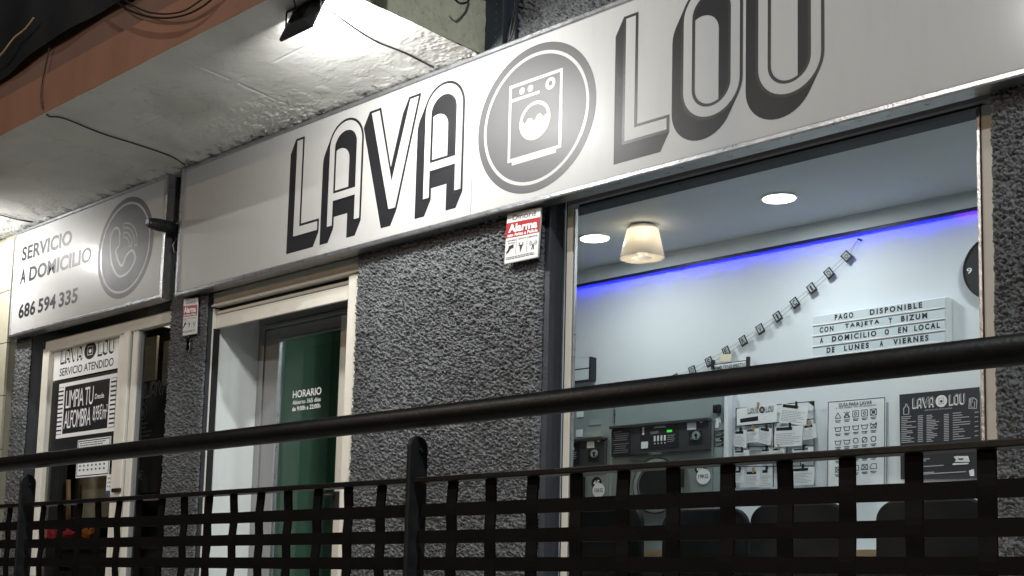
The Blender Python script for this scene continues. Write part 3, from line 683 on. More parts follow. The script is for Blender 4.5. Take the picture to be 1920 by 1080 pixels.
# banner sticker
bx0, bx1 = -9.712, -8.683
bn = B().box(bx0, bx1, yS-.001, yS, 2.236, 2.474).done('banner_sticker', 'white', sw)
lg = B()
put_text(lg, 'SERVICIO ATENDIDO', -9.60, -8.80, 2.262, 2.325, yS-.0015, bold=.012).done('lettering', 'ink', sw)
def mini_logo(root, x0, x1, z0, z1, y, dark='ink', face='white', outline_only=False):
    """LAVA (emblem) LOU fitted into a box"""
    W0, W1 = -6.575, -3.02; H0, H1 = 2.68, 3.43
    f = lambda sh: [[(x0+(p[0]-W0)/(W1-W0)*(x1-x0), z0+(p[1]-H0)/(H1-H0)*(z1-z0)) for p in c] for c in sh]
    k = (z1-z0)/(H1-H0); kx = (x1-x0)/(W1-W0)
    for sh in (L_shape(-6.521, -6.267), A_shape(-6.205, -5.891), V_shape(-5.849), A_shape(-5.398, -5.087), L_shape(-4.053, -3.789), O_shape(-3.730, -3.411), U_shape(-3.349, -3.028)):
        make_letter(f(sh), root, y=y, off=(OFF[0]*kx, OFF[1]*k), ol=.012*k, dark=dark, face=face, line=dark, step=.0001, name='logo_letter')
    cx_ = x0+(C0[0]-W0)/(W1-W0)*(x1-x0); cz_ = z0+(C0[1]-H0)/(H1-H0)*(z1-z0)
    e_ = B().disc((cx_, cz_), .387*k, y-.0006, y, 32, rx=.387*kx).done('logo_emblem', dark, root)
    g = B(); w_, h_ = .17*kx, .2*k
    for a in ((-w_, w_, h_-.02*k, h_), (-w_, w_, -h_, -h_+.03*k), (-w_, -w_+.02*kx, -h_, h_), (w_-.02*kx, w_, -h_, h_)): g.box(cx_+a[0], cx_+a[1], y-.0012, y-.0008, cz_+a[2], cz_+a[3])
    g.disc((cx_, cz_-.02*k), .09*k, y-.0012, y-.0008, 16, rx=.09*kx); g.done('logo_machine', face, e_)
mini_logo(sw, -9.60, -8.79, 2.355, 2.505-.02, yS-.0012)
# rug poster
rp = B().box(-9.70, -8.685, yS-.001, yS, 1.66, 2.225).done('black_poster', 'ink', sw)
rz = B(); y_ = yS-.002
TL, TR, BR, BL = (-9.568, 2.196), (-8.745, 2.196), (-8.752, 1.758), (-9.585, 1.758)
for z_ in (2.17, 1.765): rz.box(-9.59, -8.73, y_-.0005, y_, z_, z_+.030)
rz.box(-9.515, -9.497, y_-.0005, y_, 1.79, 2.17); rz.box(-8.832, -8.815, y_-.0005, y_, 1.79, 2.17)
for k in range(11):
    z_ = 1.80+k*.0345
    rz.box(-9.59, -9.517, y_-.0005, y_, z_, z_+.021); rz.box(-8.813, -8.74, y_-.0005, y_, z_, z_+.021)
rz.done('rug_outline', 'white', sw)
for tt in (('LIMPIA TU', -9.47, -9.06, 1.995, 2.135, .0, .85), ('ALFOMBRA', -9.48, -9.08, 1.835, 1.975, .0, .85), ('Desde', -9.035, -8.905, 2.03, 2.07, .015, 1), ('8,95€/m²', -9.05, -8.845, 1.85, 1.985, 0, .9)):
    put_text(B(), tt[0], tt[1], tt[2], tt[3], tt[4], y_, bold=tt[5], spacing=tt[6]).done('lettering', 'white', rp)
# timetable sheet under the rug poster
th = B().box(-9.245, -8.765, yS-.003, yS-.0015, 1.44, 1.76-.03).done('timetable_sheet', 'paper', sw)
tb = B(); yy_ = yS-.0035
for a in ((-9.235, -8.775, 1.715, 1.722), (-9.235, -8.775, 1.45, 1.457), (-9.235, -9.228, 1.45, 1.722), (-8.782, -8.775, 1.45, 1.722)): tb.box(a[0], a[1], yy_-.0004, yy_, a[2], a[3])
textlines(tb, [(-9.21, yy_, 1.71), (-8.80, yy_, 1.71), (-8.80, yy_, 1.66), (-9.21, yy_, 1.66)], 3, seed=3)
for i in range(7):
    for j in range(5): tb.box(-9.20+i*.058, -9.20+i*.058+.022, yy_-.0004, yy_, 1.49+j*.032, 1.503+j*.032)
tb.done('lettering', 'ink', th)
cs = B().box(-8.79, -8.69, yS-.004, yS-.003, 1.30, 1.445).done('blue_white_card', 'paper', sw)
B().box(-8.79, -8.69, yS-.005, yS-.0045, 1.30, 1.325).done('blue_band', 'blue', cs)
tb = B(); [tb.box(-8.775+.025*i, -8.762+.025*i, yS-.0052, yS-.0046, 1.35+.03*j, 1.362+.03*j) for i in range(3) for j in range(3)]; tb.done('lettering', 'inkgrey', cs)
# things seen through the side window
wb = thing('wall_boarding', 'pale wood grain boards inside the right sash of the side window', 'boarding', (-8.4, .9, 0))
for k, (xa, xb, za, zb_) in enumerate(((830, 975, 485, 120), (1008, 1112, 510, 150))):
    a = q3(xa, za, .6); b_ = q3(xb, zb_, .6); B().box(a.x, b_.x, .6, .62, a.z, b_.z).done('board', 'wood', wb)
a = q3(150, 1500, .6); 
dp = thing('price_poster', 'dark LAVA price poster seen through the right sash of the side window', 'poster', (-8.6, .55, 0))
a = q3(828, 1500, .55); c = q3(1115, 500, .55); B().box(a.x, c.x, .55, .56, 1.35, c.z).done('sheet', 'poster', dp)
w0 = B(); y5 = .548
p0 = q3(862, 612, y5); p1 = q3(1090, 612, y5)
for sh, o_ in ((L_shape(-6.521, -6.267), 0), (A_shape(-6.205, -5.891), 0), (V_shape(-5.849), 0), (A_shape(-5.398, -5.087), 0)):
    f = [[(p0.x+(p[0]+6.57)/(1.49)*(p1.x-p0.x), p0.z-.01+(p[1]-2.68)/.75*.13) for p in c_] for c_ in sh]
    for c_ in f: stroke(w0, c_, .008, y5, True)
c = q3(862, 718, y5); w0.disc((c.x, c.z), .062, y5-.001, y5, 28, ri=.052)
for a_ in range(0, 180, 30): w0.rod((c.x-.04*math.cos(math.radians(a_)), c.z-.04*math.sin(math.radians(a_))), (c.x+.04*math.cos(math.radians(a_)), c.z+.04*math.sin(math.radians(a_))), .006, y5)
q5 = crop(60, 840, 4.5)
a = q5(848, 275, y5); b_ = q5(938, 190, y5); put_text(w0, '10€', a.x, b_.x, a.z, b_.z, y5, bold=-.0)
a = q3(805, 800, y5); textlines(w0, [(a.x, y5, a.z), (a.x+.24, y5, a.z), (a.x+.24, y5, a.z-.16), (a.x, y5, a.z-.16)], 5, w=.5, seed=5, y=0)
w0.done('lettering', 'inkline', dp)
# items on the counter behind the side window
def blob(name, label, cat, px_, py_, Y, w, h, d, m, seed=0, kind='blob'):
    p = at(px_, py_, Y); rnd = np.random.RandomState(seed); n = 14
    vs = []; fs = []
    for i in range(n+1):
        for j in range(n):
            th_ = math.pi*i/n; ph = 2*math.pi*j/n; k = 1+.14*math.sin(5*ph+2.3*th_+seed)+.20*rnd.randn()*(0 < i < n)
            vs.append((p.x+w/2*k*math.sin(th_)*math.cos(ph), p.y+d/2*k*math.sin(th_)*math.sin(ph), p.z+h/2*k*math.cos(th_)))
    for i in range(n):
        for j in range(n): fs.append((i*n+j, (i+1)*n+j, (i+1)*n+(j+1) % n, i*n+(j+1) % n))
    t_ = B().add(vs, fs).done(name, m, smooth=True); meta(t_, label, cat); return t_
ct = thing('service_counter', 'dark counter inside the side window holding laundry items', 'counter', (-9.1, .5, 0))
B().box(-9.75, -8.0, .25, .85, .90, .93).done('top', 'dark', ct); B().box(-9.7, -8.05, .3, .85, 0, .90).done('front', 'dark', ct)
blob('red_garment', 'crumpled red garment lying at the left inside the side window', 'clothing', 96, 1005, .4, .22, .11, .15, 'cloth', 1)
blob('red_garment', 'smaller crumpled red garment right of the first one inside the side window', 'clothing', 130, 1003, .4, .13, .07, .12, 'cloth', 4)
blob('orange_bag', 'orange bag with black handle inside the side window', 'bag', 170, 998, .4, .15, .12, .1, 'orange', 2)
p = at(172, 992, .33); B().tube([(p.x-.05+.1*k/8, .33, p.z+.045*math.sin(math.pi*k/8)) for k in range(9)], .007, 6).done('handle', 'blackp', None)
hd = bpy.context.scene.objects['handle'] if 'handle' in bpy.context.scene.objects else None
ob_ = bpy.data.objects['orange_bag']
for o in list(COL.objects):
    if o.name.startswith('handle') and o.parent is None: o.parent = ob_
def shoe(px_, py_, Y, sc, label):
    p = at(px_, py_, Y); prof = [(0, 0), (.26, 0), (.27, .03), (.20, .055), (.12, .10), (.09, .15), (.01, .15), (0, .08)]
    b = B(); b.slab([(p.x+(x-.13)*sc, p.z+(z-.05)*sc) for x, z in prof], Y-.04, Y+.04)
    return b.done('white_sneaker', 'paper', bevel=.012, label=label, cat='shoe', group='white sneakers behind the side window')
shoe(167, 1035, .40, .75, 'white sneaker standing upright under the orange bag'); shoe(130, 1062, .34, .9, 'white sneaker low in the side window with grey top seam')
p = at(167, 1070, .36); B().box(p.x-.11, p.x+.11, .34, .36, p.z-.06, p.z+.05).done('yellow_card', 'yellow', label='pale yellow card standing low in the side window', cat='card')
p = at(252, 1055, .5); B().box(p.x-.1, p.x+.1, .5, .53, p.z-.2, p.z+.06).done('yellow_box', 'yellow', bevel=.004, label='dull yellow box low behind the right sash of the side window', cat='box')
p = at(210, 1030, .45); B().box(p.x-.08, p.x+.07, .45, .5, p.z-.1, p.z+.1).done('white_box', 'paper', bevel=.004, label='white box beside the middle sash of the side window', cat='box')
bn_ = thing('brass_tube', 'polished brass vertical tube inside the side window', 'tube', at(128, 905, .5)); B().tube([at(128, 990, .5), at(128, 900, .5)], .02, 12).done('tube', 'woodedge', bn_, smooth=True)
a = at(150, 960, .62); b2_ = at(200, 905, .62); B().box(a.x-.10, b2_.x+.12, .62, .64, a.z-.05, b2_.z+.12).done('wood_board', 'wood', label='pale wood grain board inside the side window behind the timetable', cat='board')
stl = bpy.data.lights.new('side_room_fill', 'AREA'); stl.energy = 11; stl.size = .5; stl.color = (1, .93, .8)
# unseen ceiling panel lamp, added to brighten the posters in the side room
rl = thing('side_room_fill_lamp', 'unseen ceiling panel lamp added to light the side room', 'lamp', (-9.0, .75, 2.74)); B().box(-9.25, -8.75, .5, 1.0, 2.735, 2.749).done('panel', mat('fill_lamp_panel', (.9, .9, .9), .5, var=0, emit=(1, .93, .8), es=.8), rl)
slo = bpy.data.objects.new('side_room_fill', stl); COL.objects.link(slo); slo.parent = rl; slo.location = (0, 0, -.03)

# ================================================================== ALARM PLATES
def alarm(name, label, q, thick, seed=0, full=True):
    TL, TR, BR, BL = [Vector(p) for p in q]; yf = TL.y
    t = thing(name, label, 'alarm sign', (TL+BR)/2, 'red and white alarm plates')
    F = lambda u, v: BL.lerp(BR, u).lerp(TL.lerp(TR, u), v)
    b = B(); o = Vector((0, thick, 0)); b.add([BL, BR, TR, TL, BL+o, BR+o, TR+o, TL+o], [(0, 1, 2, 3), (4, 7, 6, 5), (0, 4, 5, 1), (1, 5, 6, 2), (2, 6, 7, 3), (3, 7, 4, 0)])
    b.done('plate', 'plate', t, bevel=.004)
    sl = lambda u0, u1, v0, v1, d: [F(u0, v1)+Vector((0, d, 0)), F(u1, v1)+Vector((0, d, 0)), F(u1, v0)+Vector((0, d, 0)), F(u0, v0)+Vector((0, d, 0))]
    def patch(u0, u1, v0, v1, d, m, nm):
        a = sl(u0, u1, v0, v1, d); B().quad(a[3], a[2], a[1], a[0]).done(nm, m, t)
    patch(0, 1, .50, .80, -.001, 'red', 'red_band')
    tx = B(); put_text_q(tx, 'Alarma', sl(.08, .93, .60, .765, 0), bold=.03, off=(0, -.002, 0)); put_text_q(tx, 'con Aviso a Policía', sl(.06, .95, .515, .585, 0), bold=.02, off=(0, -.002, 0)); tx.done('lettering', 'white', t)
    ik = B()
    for k, nm in enumerate(('conectado', 'vigilancia', 'alarma')): put_text_q(ik, nm, sl(.05+.32*k, .31+.32*k, .43, .465, 0), bold=.01, off=(0, -.0015, 0))
    put_text_q(ik, '24 horas', sl(.08, .30, .38, .41, 0), off=(0, -.0015, 0))
    for k in (1, 2): a = sl(.015+.32*k, .022+.32*k, .16, .47, -.0015); ik.quad(a[3], a[2], a[1], a[0])
    # camera, hand with ray, aerial
    def poly(pts): v = [F(*p)+Vector((0, -.0015, 0)) for p in pts]; ik.add(v, [tuple(range(len(v)))])
    poly([(.10, .27), (.26, .29), (.26, .36), (.12, .34)]); poly([(.05, .19), (.12, .22), (.18, .28), (.13, .29), (.05, .23)])
    poly([(.47, .17), (.52, .29), (.56, .32), (.40, .32), (.45, .29)]); poly([(.42, .33), (.44, .33), (.44, .37), (.42, .37)]); poly([(.52, .33), (.54, .33), (.54, .37), (.52, .37)])
    poly([(.80, .18), (.83, .30), (.85, .30), (.88, .18), (.86, .18), (.84, .26), (.82, .18)])
    for r_ in (.05, .09):
        for s_ in (-1, 1):
            for k in range(4):
                a0 = math.radians(-50+25*k); a1 = math.radians(-28+25*k)
                poly([(.84+s_*r_*math.cos(a0), .31+r_*.7*math.sin(a0)), (.84+s_*(r_+.015)*math.cos(a0), .31+(r_+.012)*.7*math.sin(a0)), (.84+s_*(r_+.015)*math.cos(a1), .31+(r_+.012)*.7*math.sin(a1)), (.84+s_*r_*math.cos(a1), .31+r_*.7*math.sin(a1))][::s_])
    textlines(ik, sl(.05, .95, .07, .13, 0), 2, rag=.1, seed=seed)
    ik.done('icons', 'ink', t)
    sc = B(); put_text_q(sc, 'Dinord', sl(.18, .85, .84, .94, 0), bold=-.005, off=(0, -.0015, 0)); sc.done('script_lettering', 'ink', t)
    return t
q4 = crop(940, 380, 7.7125); y4 = .035
alarm('alarm_sign', 'red and white alarm plate on the dark render left of the big window', [q4(85, 155, y4), q4(575, 60, y4), q4(525, 790, y4), q4(38, 893, y4)], .014)
q6 = crop(300, 540, 6.75); y6 = .05
alarm('alarm_sign', 'tall red and white alarm plate on the narrow pier left of the entrance', [q6(298, 135, y6), q6(475, 118, y6), q6(458, 578, y6), q6(283, 608, y6)], .012, 1)
a3 = [q6(172, 505, .16), q6(207, 500, .16), q6(200, 712, .16), q6(164, 735, .16)]
t3 = thing('alarm_sticker', 'narrow edge of a red and white alarm sticker at the side window, against the pier', 'sticker', a3[0])
B().quad(a3[3], a3[2], a3[1], a3[0]).done('sticker', 'white', t3)
L_ = lambda u, v: a3[3].lerp(a3[2], u).lerp(a3[0].lerp(a3[1], u), v)+Vector((0, -.001, 0)); B().quad(L_(0, .42), L_(1, .42), L_(1, .66), L_(0, .66)).done('red_band', 'red', t3)
# small metal fittings on the pier
hk = thing('hanging_metal_hook', 'small shiny metal hasp hanging under the alarm plate on the narrow pier', 'hook', q6(370, 700, .06))
p = q6(370, 665, .06); B().disc((p.x, p.z), .024, .05, .058, 16, ri=.010).done('ring', 'chrome', hk, bevel=.001)
p = q6(368, 735, .06); B().slab([(p.x-.012, p.z+.05), (p.x+.012, p.z+.05), (p.x+.022, p.z-.02), (p.x, p.z-.055), (p.x-.022, p.z-.02)], .05, .062).done('tongue', 'chrome', hk, bevel=.002)

# detector / camera between the two signs
dt = thing('security_camera', 'black bullet camera sticking out between the two signs', 'camera', (-7.845, .0, 3.09))
ax = lambda y, r_: [(-7.845+r_*math.cos(2*math.pi*k/16), y, 3.095+(-y)*-.02+r_*1.05*math.sin(2*math.pi*k/16)) for k in range(16)]
secs = [(.10, .030), (.02, .034), (-.02, .040), (-.06, .041), (-.065, .036), (-.07, .041), (-.12, .041), (-.125, .037), (-.13, .041), (-.16, .038), (-.19, .032), (-.205, .025)]
vs = [v for y_, r_ in secs for v in ax(y_, r_)]; fs = [(i*16+k, i*16+(k+1) % 16, (i+1)*16+(k+1) % 16, (i+1)*16+k) for i in range(len(secs)-1) for k in range(16)]+[tuple(range((len(secs)-1)*16, len(secs)*16))]
B().add(vs, fs).done('body', 'blackp', dt)
sl_ = B()
for k in range(6): sl_.box(-7.845+.034, -7.845+.043, -.15+.018*k, -.143+.018*k, 3.07, 3.12)
sl_.done('cooling_slots', 'dark', dt)
B().box(-7.862, -7.828, -.2115, -.2055, 3.080, 3.112).done('lens', 'inkline', dt, bevel=.003)
B().box(-7.90, -7.79, .06, .10, 3.04, 3.16).done('mount', 'blackp', dt, bevel=.006)
B().tube([(-7.84, .05, 3.04), (-7.86, .02, 2.98), (-7.85, .03, 2.93), (-7.83, .06, 2.92)], .004, 6).done('lead', 'pole', dt)

# ================================================================== CABLES
def cable(pts, r, label, n=6):
    P_ = [Vector(p) for p in pts]; out = []
    for i in range(len(P_)-1):
        p0, p1, p2, p3 = P_[max(i-1, 0)], P_[i], P_[i+1], P_[min(i+2, len(P_)-1)]
        for k in range(6): t_ = k/6; out.append(.5*((2*p1)+(-p0+p2)*t_+(2*p0-5*p1+4*p2-p3)*t_*t_+(-p0+3*p1-3*p2+p3)*t_**3))
    out.append(P_[-1]); return B().tube(out, r, n).done('cable', 'cable', label=label, cat='cable', smooth=True)
zc = CZ-.008
def asof(x, y, z=None):
    d = ray(x, y); t = (zc-SLOPE*CAM.y-CAM.z)/(d.z+SLOPE*d.y); return CAM+d*t
cable([at(93, 88, CY-.012), at(84, 130, CY-.012), at(78, 165, CY-.012), at(79, 195, CY-.010), asof(90, 217, zc), asof(120, 222, zc), asof(190, 250, zc), asof(260, 272, zc), asof(320, 293, zc), asof(347, 310, zc-.006)], .0045, 'thin black cable looping off the terracotta edge and across the concrete underside')
cable([asof(620, 20, zc), asof(637, 33, zc), asof(700, 75, zc), asof(760, 100, zc), asof(813, 127, zc-.004)], .005, 'thin black cable running from the floodlight to the sign')
cable([asof(-40, 396, zc), asof(0, 403, zc), asof(30, 411, zc), asof(62, 417, zc)], .005, 'thin black cable at the far left edge under the slab')
cable([at(200, -14, CY-.06), at(240, 18, CY-.05), at(290, 33, CY-.05), at(340, 30, CY-.05), at(380, 12, CY-.05), at(410, -14, CY-.05)], .006, 'upper of two dark cables sagging over the terracotta edge')
cable([at(215, -14, CY-.08), at(260, 16, CY-.07), at(300, 26, CY-.07), at(340, 22, CY-.07), at(370, 5, CY-.07), at(392, -12, CY-.07)], .005, 'lower of two dark cables sagging over the terracotta edge')
cable([at(866, -8, -.12), at(870, 12, -.10), at(874, 40, -.06), at(880, 60, -.05), at(884, 95, -.04)], .007, 'black cable running down beside the concrete slab end')
cable([at(850, -5, -.3), at(862, 6, -.25), at(876, 4, -.16), at(882, -8, -.12)], .006, 'looped black cable at the top by the slab end')
cable([at(966, -8, -.02), at(964, 20, -.02), at(958, 50, -.02), at(955, 76, -.02)], .006, 'black cable hanging along the casing next to the stippled wall')
cable([at(960, 22, -.04), at(966, 35, -.04), at(962, 58, -.04), at(956, 74, -.03)], .004, 'twisted thin pale cable hanging beside the black one by the casing')

# ================================================================== RAILING
RY = -3.10; PITCH = .1105
vx0 = -2.165; POST = 16*PITCH*.984
rl_ = thing('terrace_railing', 'near black metal railing with round handrail and woven strip infill in the foreground', 'railing', (-2.2, RY, 0))
B().tube([(-7.6, RY, .9335), (2.0, RY, .9335)], .0237, 20).done('handrail', 'rail', rl_, smooth=True)
def post(x):
    b = B(); pr = [(-.027, -.004), (.027, -.004)]+[(.027*math.cos(math.radians(a)), .865+.028*math.sin(math.radians(a))) for a in range(0, 181, 15)]
    vs = [(x-.006, RY+p[0], p[1]) for p in pr]+[(x+.006, RY+p[0], p[1]) for p in pr]; n = len(pr)
    b.add(vs, [tuple(range(n)), tuple(range(2*n-1, n-1, -1))]+[(i, i+n, (i+1) % n+n, (i+1) % n) for i in range(n)])
    o = b.done('post', 'post', rl_, bevel=.003); bm = bmesh.new(); bm.from_mesh(o.data); bmesh.ops.recalc_face_normals(bm, faces=bm.faces); bm.to_mesh(o.data); bm.free()
    v2 = [(x+.0065+k*.006, RY+.004+.006*math.cos(a*math.pi/4), .862+.006*math.sin(a*math.pi/4)) for k in (0, 1) for a in range(8)]
    B().add(v2, [tuple(range(8, 16))]+[(a, (a+1) % 8, (a+1) % 8+8, a+8) for a in range(8)]).done('bolt', 'dark', o)
posts = [vx0, vx0-POST, vx0-2*POST, vx0+POST]
for x in posts: post(x)
SH = .0275; HZ = [.7305-.0565*k for k in range(13)]
rnd = random.Random(4)
for pi_, xp in enumerate((vx0, vx0-POST, vx0-2*POST)):
    xa, xb = xp+.012, xp+POST-.012
    B().box(xa, xb, RY-.018, RY+.018, .789, .801).done('top_bar', 'rail', rl_, bevel=.002)
    for k, z in enumerate(HZ):
        # woven: strips bow gently in and out between the uprights
        n = 64; vs = []; ph = math.pi*(k % 2)
        for i in range(n+1):
            x = xa+(xb-xa)*i/n; yb = .0020*math.cos(math.pi*(x-xp)/PITCH+ph)
            vs += [(x, RY+yb-.0025, z-SH/2), (x, RY+yb+.0025, z-SH/2), (x, RY+yb+.0025, z+SH/2), (x, RY+yb-.0025, z+SH/2)]
        fs = [(i*4+a, i*4+(a+1) % 4, i*4+4+(a+1) % 4, i*4+4+a) for i in range(n) for a in range(4)]+[(0, 3, 2, 1), (n*4, n*4+1, n*4+2, n*4+3)]
        fs = [tuple(reversed(f)) for f in fs]
        B().add(vs, fs).done('woven_strip', 'slat', rl_)
    for j in range(1, 16):
        x = xp+j*PITCH*.984; n = 52; vs = []; ph = math.pi*((j+1) % 2); tilt = rnd.uniform(-.0015, .0015)
        for i in range(n+1):
            z = .79-i*.72/n; yb = -.0024*math.cos(math.pi*(z-HZ[0])/.0565+ph+math.pi*0); xo = x+.0009*math.cos(math.pi*(z-HZ[0])/.0565+ph)+tilt*math.sin(i*.3)
            vs += [(xo-.0135, RY+yb-.0025, z), (xo-.0135, RY+yb+.0025, z), (xo+.0135, RY+yb+.0025, z), (xo+.0135, RY+yb-.0025, z)]
        fs = [(i*4+a, i*4+(a+1) % 4, i*4+4+(a+1) % 4, i*4+4+a) for i in range(n) for a in range(4)]
        B().add(vs, fs).done('upright_strip', 'slat', rl_)
    B().box(xa, xb, RY-.018, RY+.018, .045, .06).done('bottom_bar', 'rail', rl_, bevel=.002)

# ================================================================== INTERIOR
# downlights
for (px_, py_, lb) in ((1461, 370, 'round white ceiling downlight nearer the window centre'), (1115, 445, 'round white ceiling downlight left of the lampshade')):
    p = atz(px_, py_, 2.998); d = thing('ceiling_downlight', lb, 'ceiling light', p, 'round ceiling downlights')
    def hdisc(b, r, z0, z1, ri=0, n=36):
        b.disc((0, 0), r, z0, z1, n, ri); b.v = [(p.x+v[0], p.y+v[2], p.z+v[1]) for v in b.v]; return b
    hdisc(B(), .088, -.012, -.002).done('diffuser', 'lens_white', d); hdisc(B(), .100, -.009, .001, .089).done('rim', 'white', d)
    ld = bpy.data.lights.new('downlight', 'AREA'); ld.shape = 'DISK'; ld.size = .17; ld.energy = P_DOWN; ld.color = (.93, 1, 1); lo = bpy.data.objects.new('downlight', ld); COL.objects.link(lo); lo.parent = d; lo.location = (0, 0, -.02)
# two more of the same row behind the window head, out of sight but lighting the room
for (x, y_, lb) in ((-3.0, 1.85, 'unseen round ceiling downlight to the right behind the window frame'), (-4.0, .75, 'unseen round ceiling downlight close behind the glass')):
    p = Vector((x, y_, 2.998)); d = thing('ceiling_downlight', lb, 'ceiling light', p, 'round ceiling downlights')  # out of sight, lights the room
    hdisc(B(), .088, -.012, -.002).done('diffuser', 'lens_white', d); hdisc(B(), .100, -.009, .001, .089).done('rim', 'white', d)
    ld = bpy.data.lights.new('downlight', 'AREA'); ld.shape = 'DISK'; ld.size = .17; ld.energy = P_DOWN; ld.color = (.93, 1, 1); lo = bpy.data.objects.new('downlight', ld); COL.objects.link(lo); lo.parent = d; lo.location = (0, 0, -.02)
# lampshade
lp = atz(1205, 425, 2.99); ls = thing('ceiling_lampshade', 'frosted conical ceiling lampshade glowing warm at its top with keyhole opening below', 'lamp', lp)
def frustum(r0, r1, z0, z1, th=.003, n=48):
    b = B(); rr = [(r0, z0), (r1, z1), (r1-th, z1), (r0-th, z0)]
    for r_, z in rr: b.v += [(lp.x+r_*math.cos(2*math.pi*k/n), lp.y+r_*math.sin(2*math.pi*k/n), lp.z+z) for k in range(n)]
    for a in range(4):
        c_ = (a+1) % 4
        for k in range(n): b.f.append((a*n+k, a*n+(k+1) % n, c_*n+(k+1) % n, c_*n+k))
    return b
frustum(.135, .095, -.20, -.02).done('shade', 'shade', ls, smooth=True)
kb = B(); ro, ri_ = .133, .062; gap = 14; az0 = math.degrees(math.atan2(CAM.y-lp.y, CAM.x-lp.x)); n = 44; vs = []
for k in range(n+1):
    a = math.radians(az0+gap+(360-2*gap)*k/n)
    vs += [(lp.x+ro*math.cos(a), lp.y+ro*math.sin(a), lp.z-.203), (lp.x+ri_*math.cos(a), lp.y+ri_*math.sin(a), lp.z-.203), (lp.x+ri_*math.cos(a), lp.y+ri_*math.sin(a), lp.z-.195), (lp.x+ro*math.cos(a), lp.y+ro*math.sin(a), lp.z-.195)]
kb.add(vs, [(k*4+a, k*4+(a+1) % 4, k*4+4+(a+1) % 4, k*4+4+a) for k in range(n) for a in range(4)]); kb.done('keyhole_ring', 'shade', ls)
b = B(); b.disc((0, 0), .045, -.07, -.01, 20); b.v = [(lp.x+v[0], lp.y+v[2], lp.z+v[1]) for v in b.v]; b.done('bulb', 'bulb', ls)
b = B(); b.disc((0, 0), .08, -.018, 0, 24); b.v = [(lp.x+v[0], lp.y+v[2], lp.z+v[1]) for v in b.v]; b.done('ceiling_plate', 'white', ls)
# LED tape
led = thing('led_tape', 'blue glowing led tape under the cornice along the back wall', 'led strip', (-5, BW-.03, 2.9))
X0_, X1_ = -6.5, -3.4
B().box(X0_, X1_, BW-.048, BW-.030, 2.886, 2.9045).done('channel', 'ledoff', led)
B().box(X0_, X1_-.16, BW-.0295, BW-.022, 2.889, 2.8975).done('glow_strip', mat('blue_strip', (.02, .02, .3), .4, var=0, emit=(.01, .01, 1), es=1.1), led)
B().box(X1_-.158, X1_, BW-.0295, BW-.022, 2.889, 2.8975).done('glow_strip', 'ledv', led)
for k in range(11):
    x = -3.62-.292*k+.03*math.sin(k*2.1); v_ = k == 0
    B().box(x-.075, x+.075, BW-.029, BW-.012, 2.890, 2.897).done('diode', 'ledv' if v_ else 'led', led)
    ld = bpy.data.lights.new('led', 'AREA'); ld.shape = 'RECTANGLE'; ld.size = .15; ld.size_y = .012; ld.energy = .13*(.35 if v_ else 1); ld.color = (.12, .01, 1) if v_ else (.002, .004, 1)
    lo = bpy.data.objects.new('led_light', ld); COL.objects.link(lo); lo.parent = led; lo.location = Vector((x, BW-.022, 2.888))-led.location; look(lo, (0, .5, -1))
ld = bpy.data.lights.new('led_line', 'AREA'); ld.shape = 'RECTANGLE'; ld.size = 2.9; ld.size_y = .010; ld.energy = 1.5; ld.color = (.002, .004, 1)
lo = bpy.data.objects.new('led_line', ld); COL.objects.link(lo); lo.parent = led; lo.location = Vector((-5.05, BW-.022, 2.8875))-led.location; look(lo, (0, .6, -1))
# payment lightbox
q7 = crop(1480, 520, 4.364); YB = BW-.07
a = q7(185, 322, YB); b_ = q7(1280, 150, YB); c_ = q7(1285, 525, YB); dd_ = q7(185, 662, YB)
bx0, bx1, bz1, bz0 = (a.x+dd_.x)/2, (b_.x+c_.x)/2, (a.z+b_.z)/2, (c_.z+dd_.z)/2
lb = thing('letter_lightbox', 'white cinema style letter board announcing card and bizum payment on the back wall', 'letter board', ((bx0+bx1)/2, YB, bz0))
B().box(bx0, bx1, YB+.004, BW-.001, bz0, bz1).done('box', 'paper', lb, bevel=.003)
nrow = 4; hr = (bz1-bz0)/nrow
M['lbface'] = mat('letter_board_face', (.60, .66, .69), .35, var=.01)
for k in range(4):
    B().box(bx0+.006, bx1-.006, YB, YB+.003, bz1-hr*(k+1)+.012, bz1-hr*k-.006).done('panel', 'lbface', lb)
    B().box(bx0+.004, bx1-.004, YB-.006, YB+.003, bz1-hr*(k+1)-.001, bz1-hr*(k+1)+.009).done('rail', 'white', lb, bevel=.002)
rows = [[('PAGO', 372, 525), ('DISPONIBLE', 660, 1090)], [('CON', 248, 362), ('TARJETA', 455, 738), ('Y', 812, 842), ('BIZUM', 915, 1130)],
        [('A', 250, 278), ('DOMICILIO', 348, 712), ('O', 780, 815), ('EN', 890, 965), ('LOCAL', 1022, 1232)], [('DE', 305, 370), ('LUNES', 448, 650), ('A', 738, 768), ('VIERNES', 848, 1138)]]
for k, row in enumerate(rows):
    t_ = B()
    for w_, xa, xb in row:
        ym = 400; pa = q7(xa, ym, YB).x; pb_ = q7(xb, ym, YB).x
        put_text(t_, w_, pa, pb_, bz1-hr*(k+1)+.018, bz1-hr*k-.012, YB-.001, bold=.045, spacing=1.45)
    t_.done('lettering', 'ink', lb)
# second letter board at left, edge only
p1 = at(1107, 668, YB); p2 = at(1107, 712, YB)
l2 = thing('small_letter_board', 'white letter board with black frame on the back wall near the left window frame', 'letter board', (p1.x-.3, YB, p2.z))
B().box(p1.x-.70, p1.x, YB+.004, BW-.001, p2.z, p1.z).done('frame', 'blackp', l2, bevel=.004)
for k in range(2): B().box(p1.x-.69, p1.x-.014, YB, YB+.0035, p2.z+.006+(p1.z-p2.z)/2*k, p2.z-.003+(p1.z-p2.z)/2*(k+1)).done('panel', 'lbface', l2)
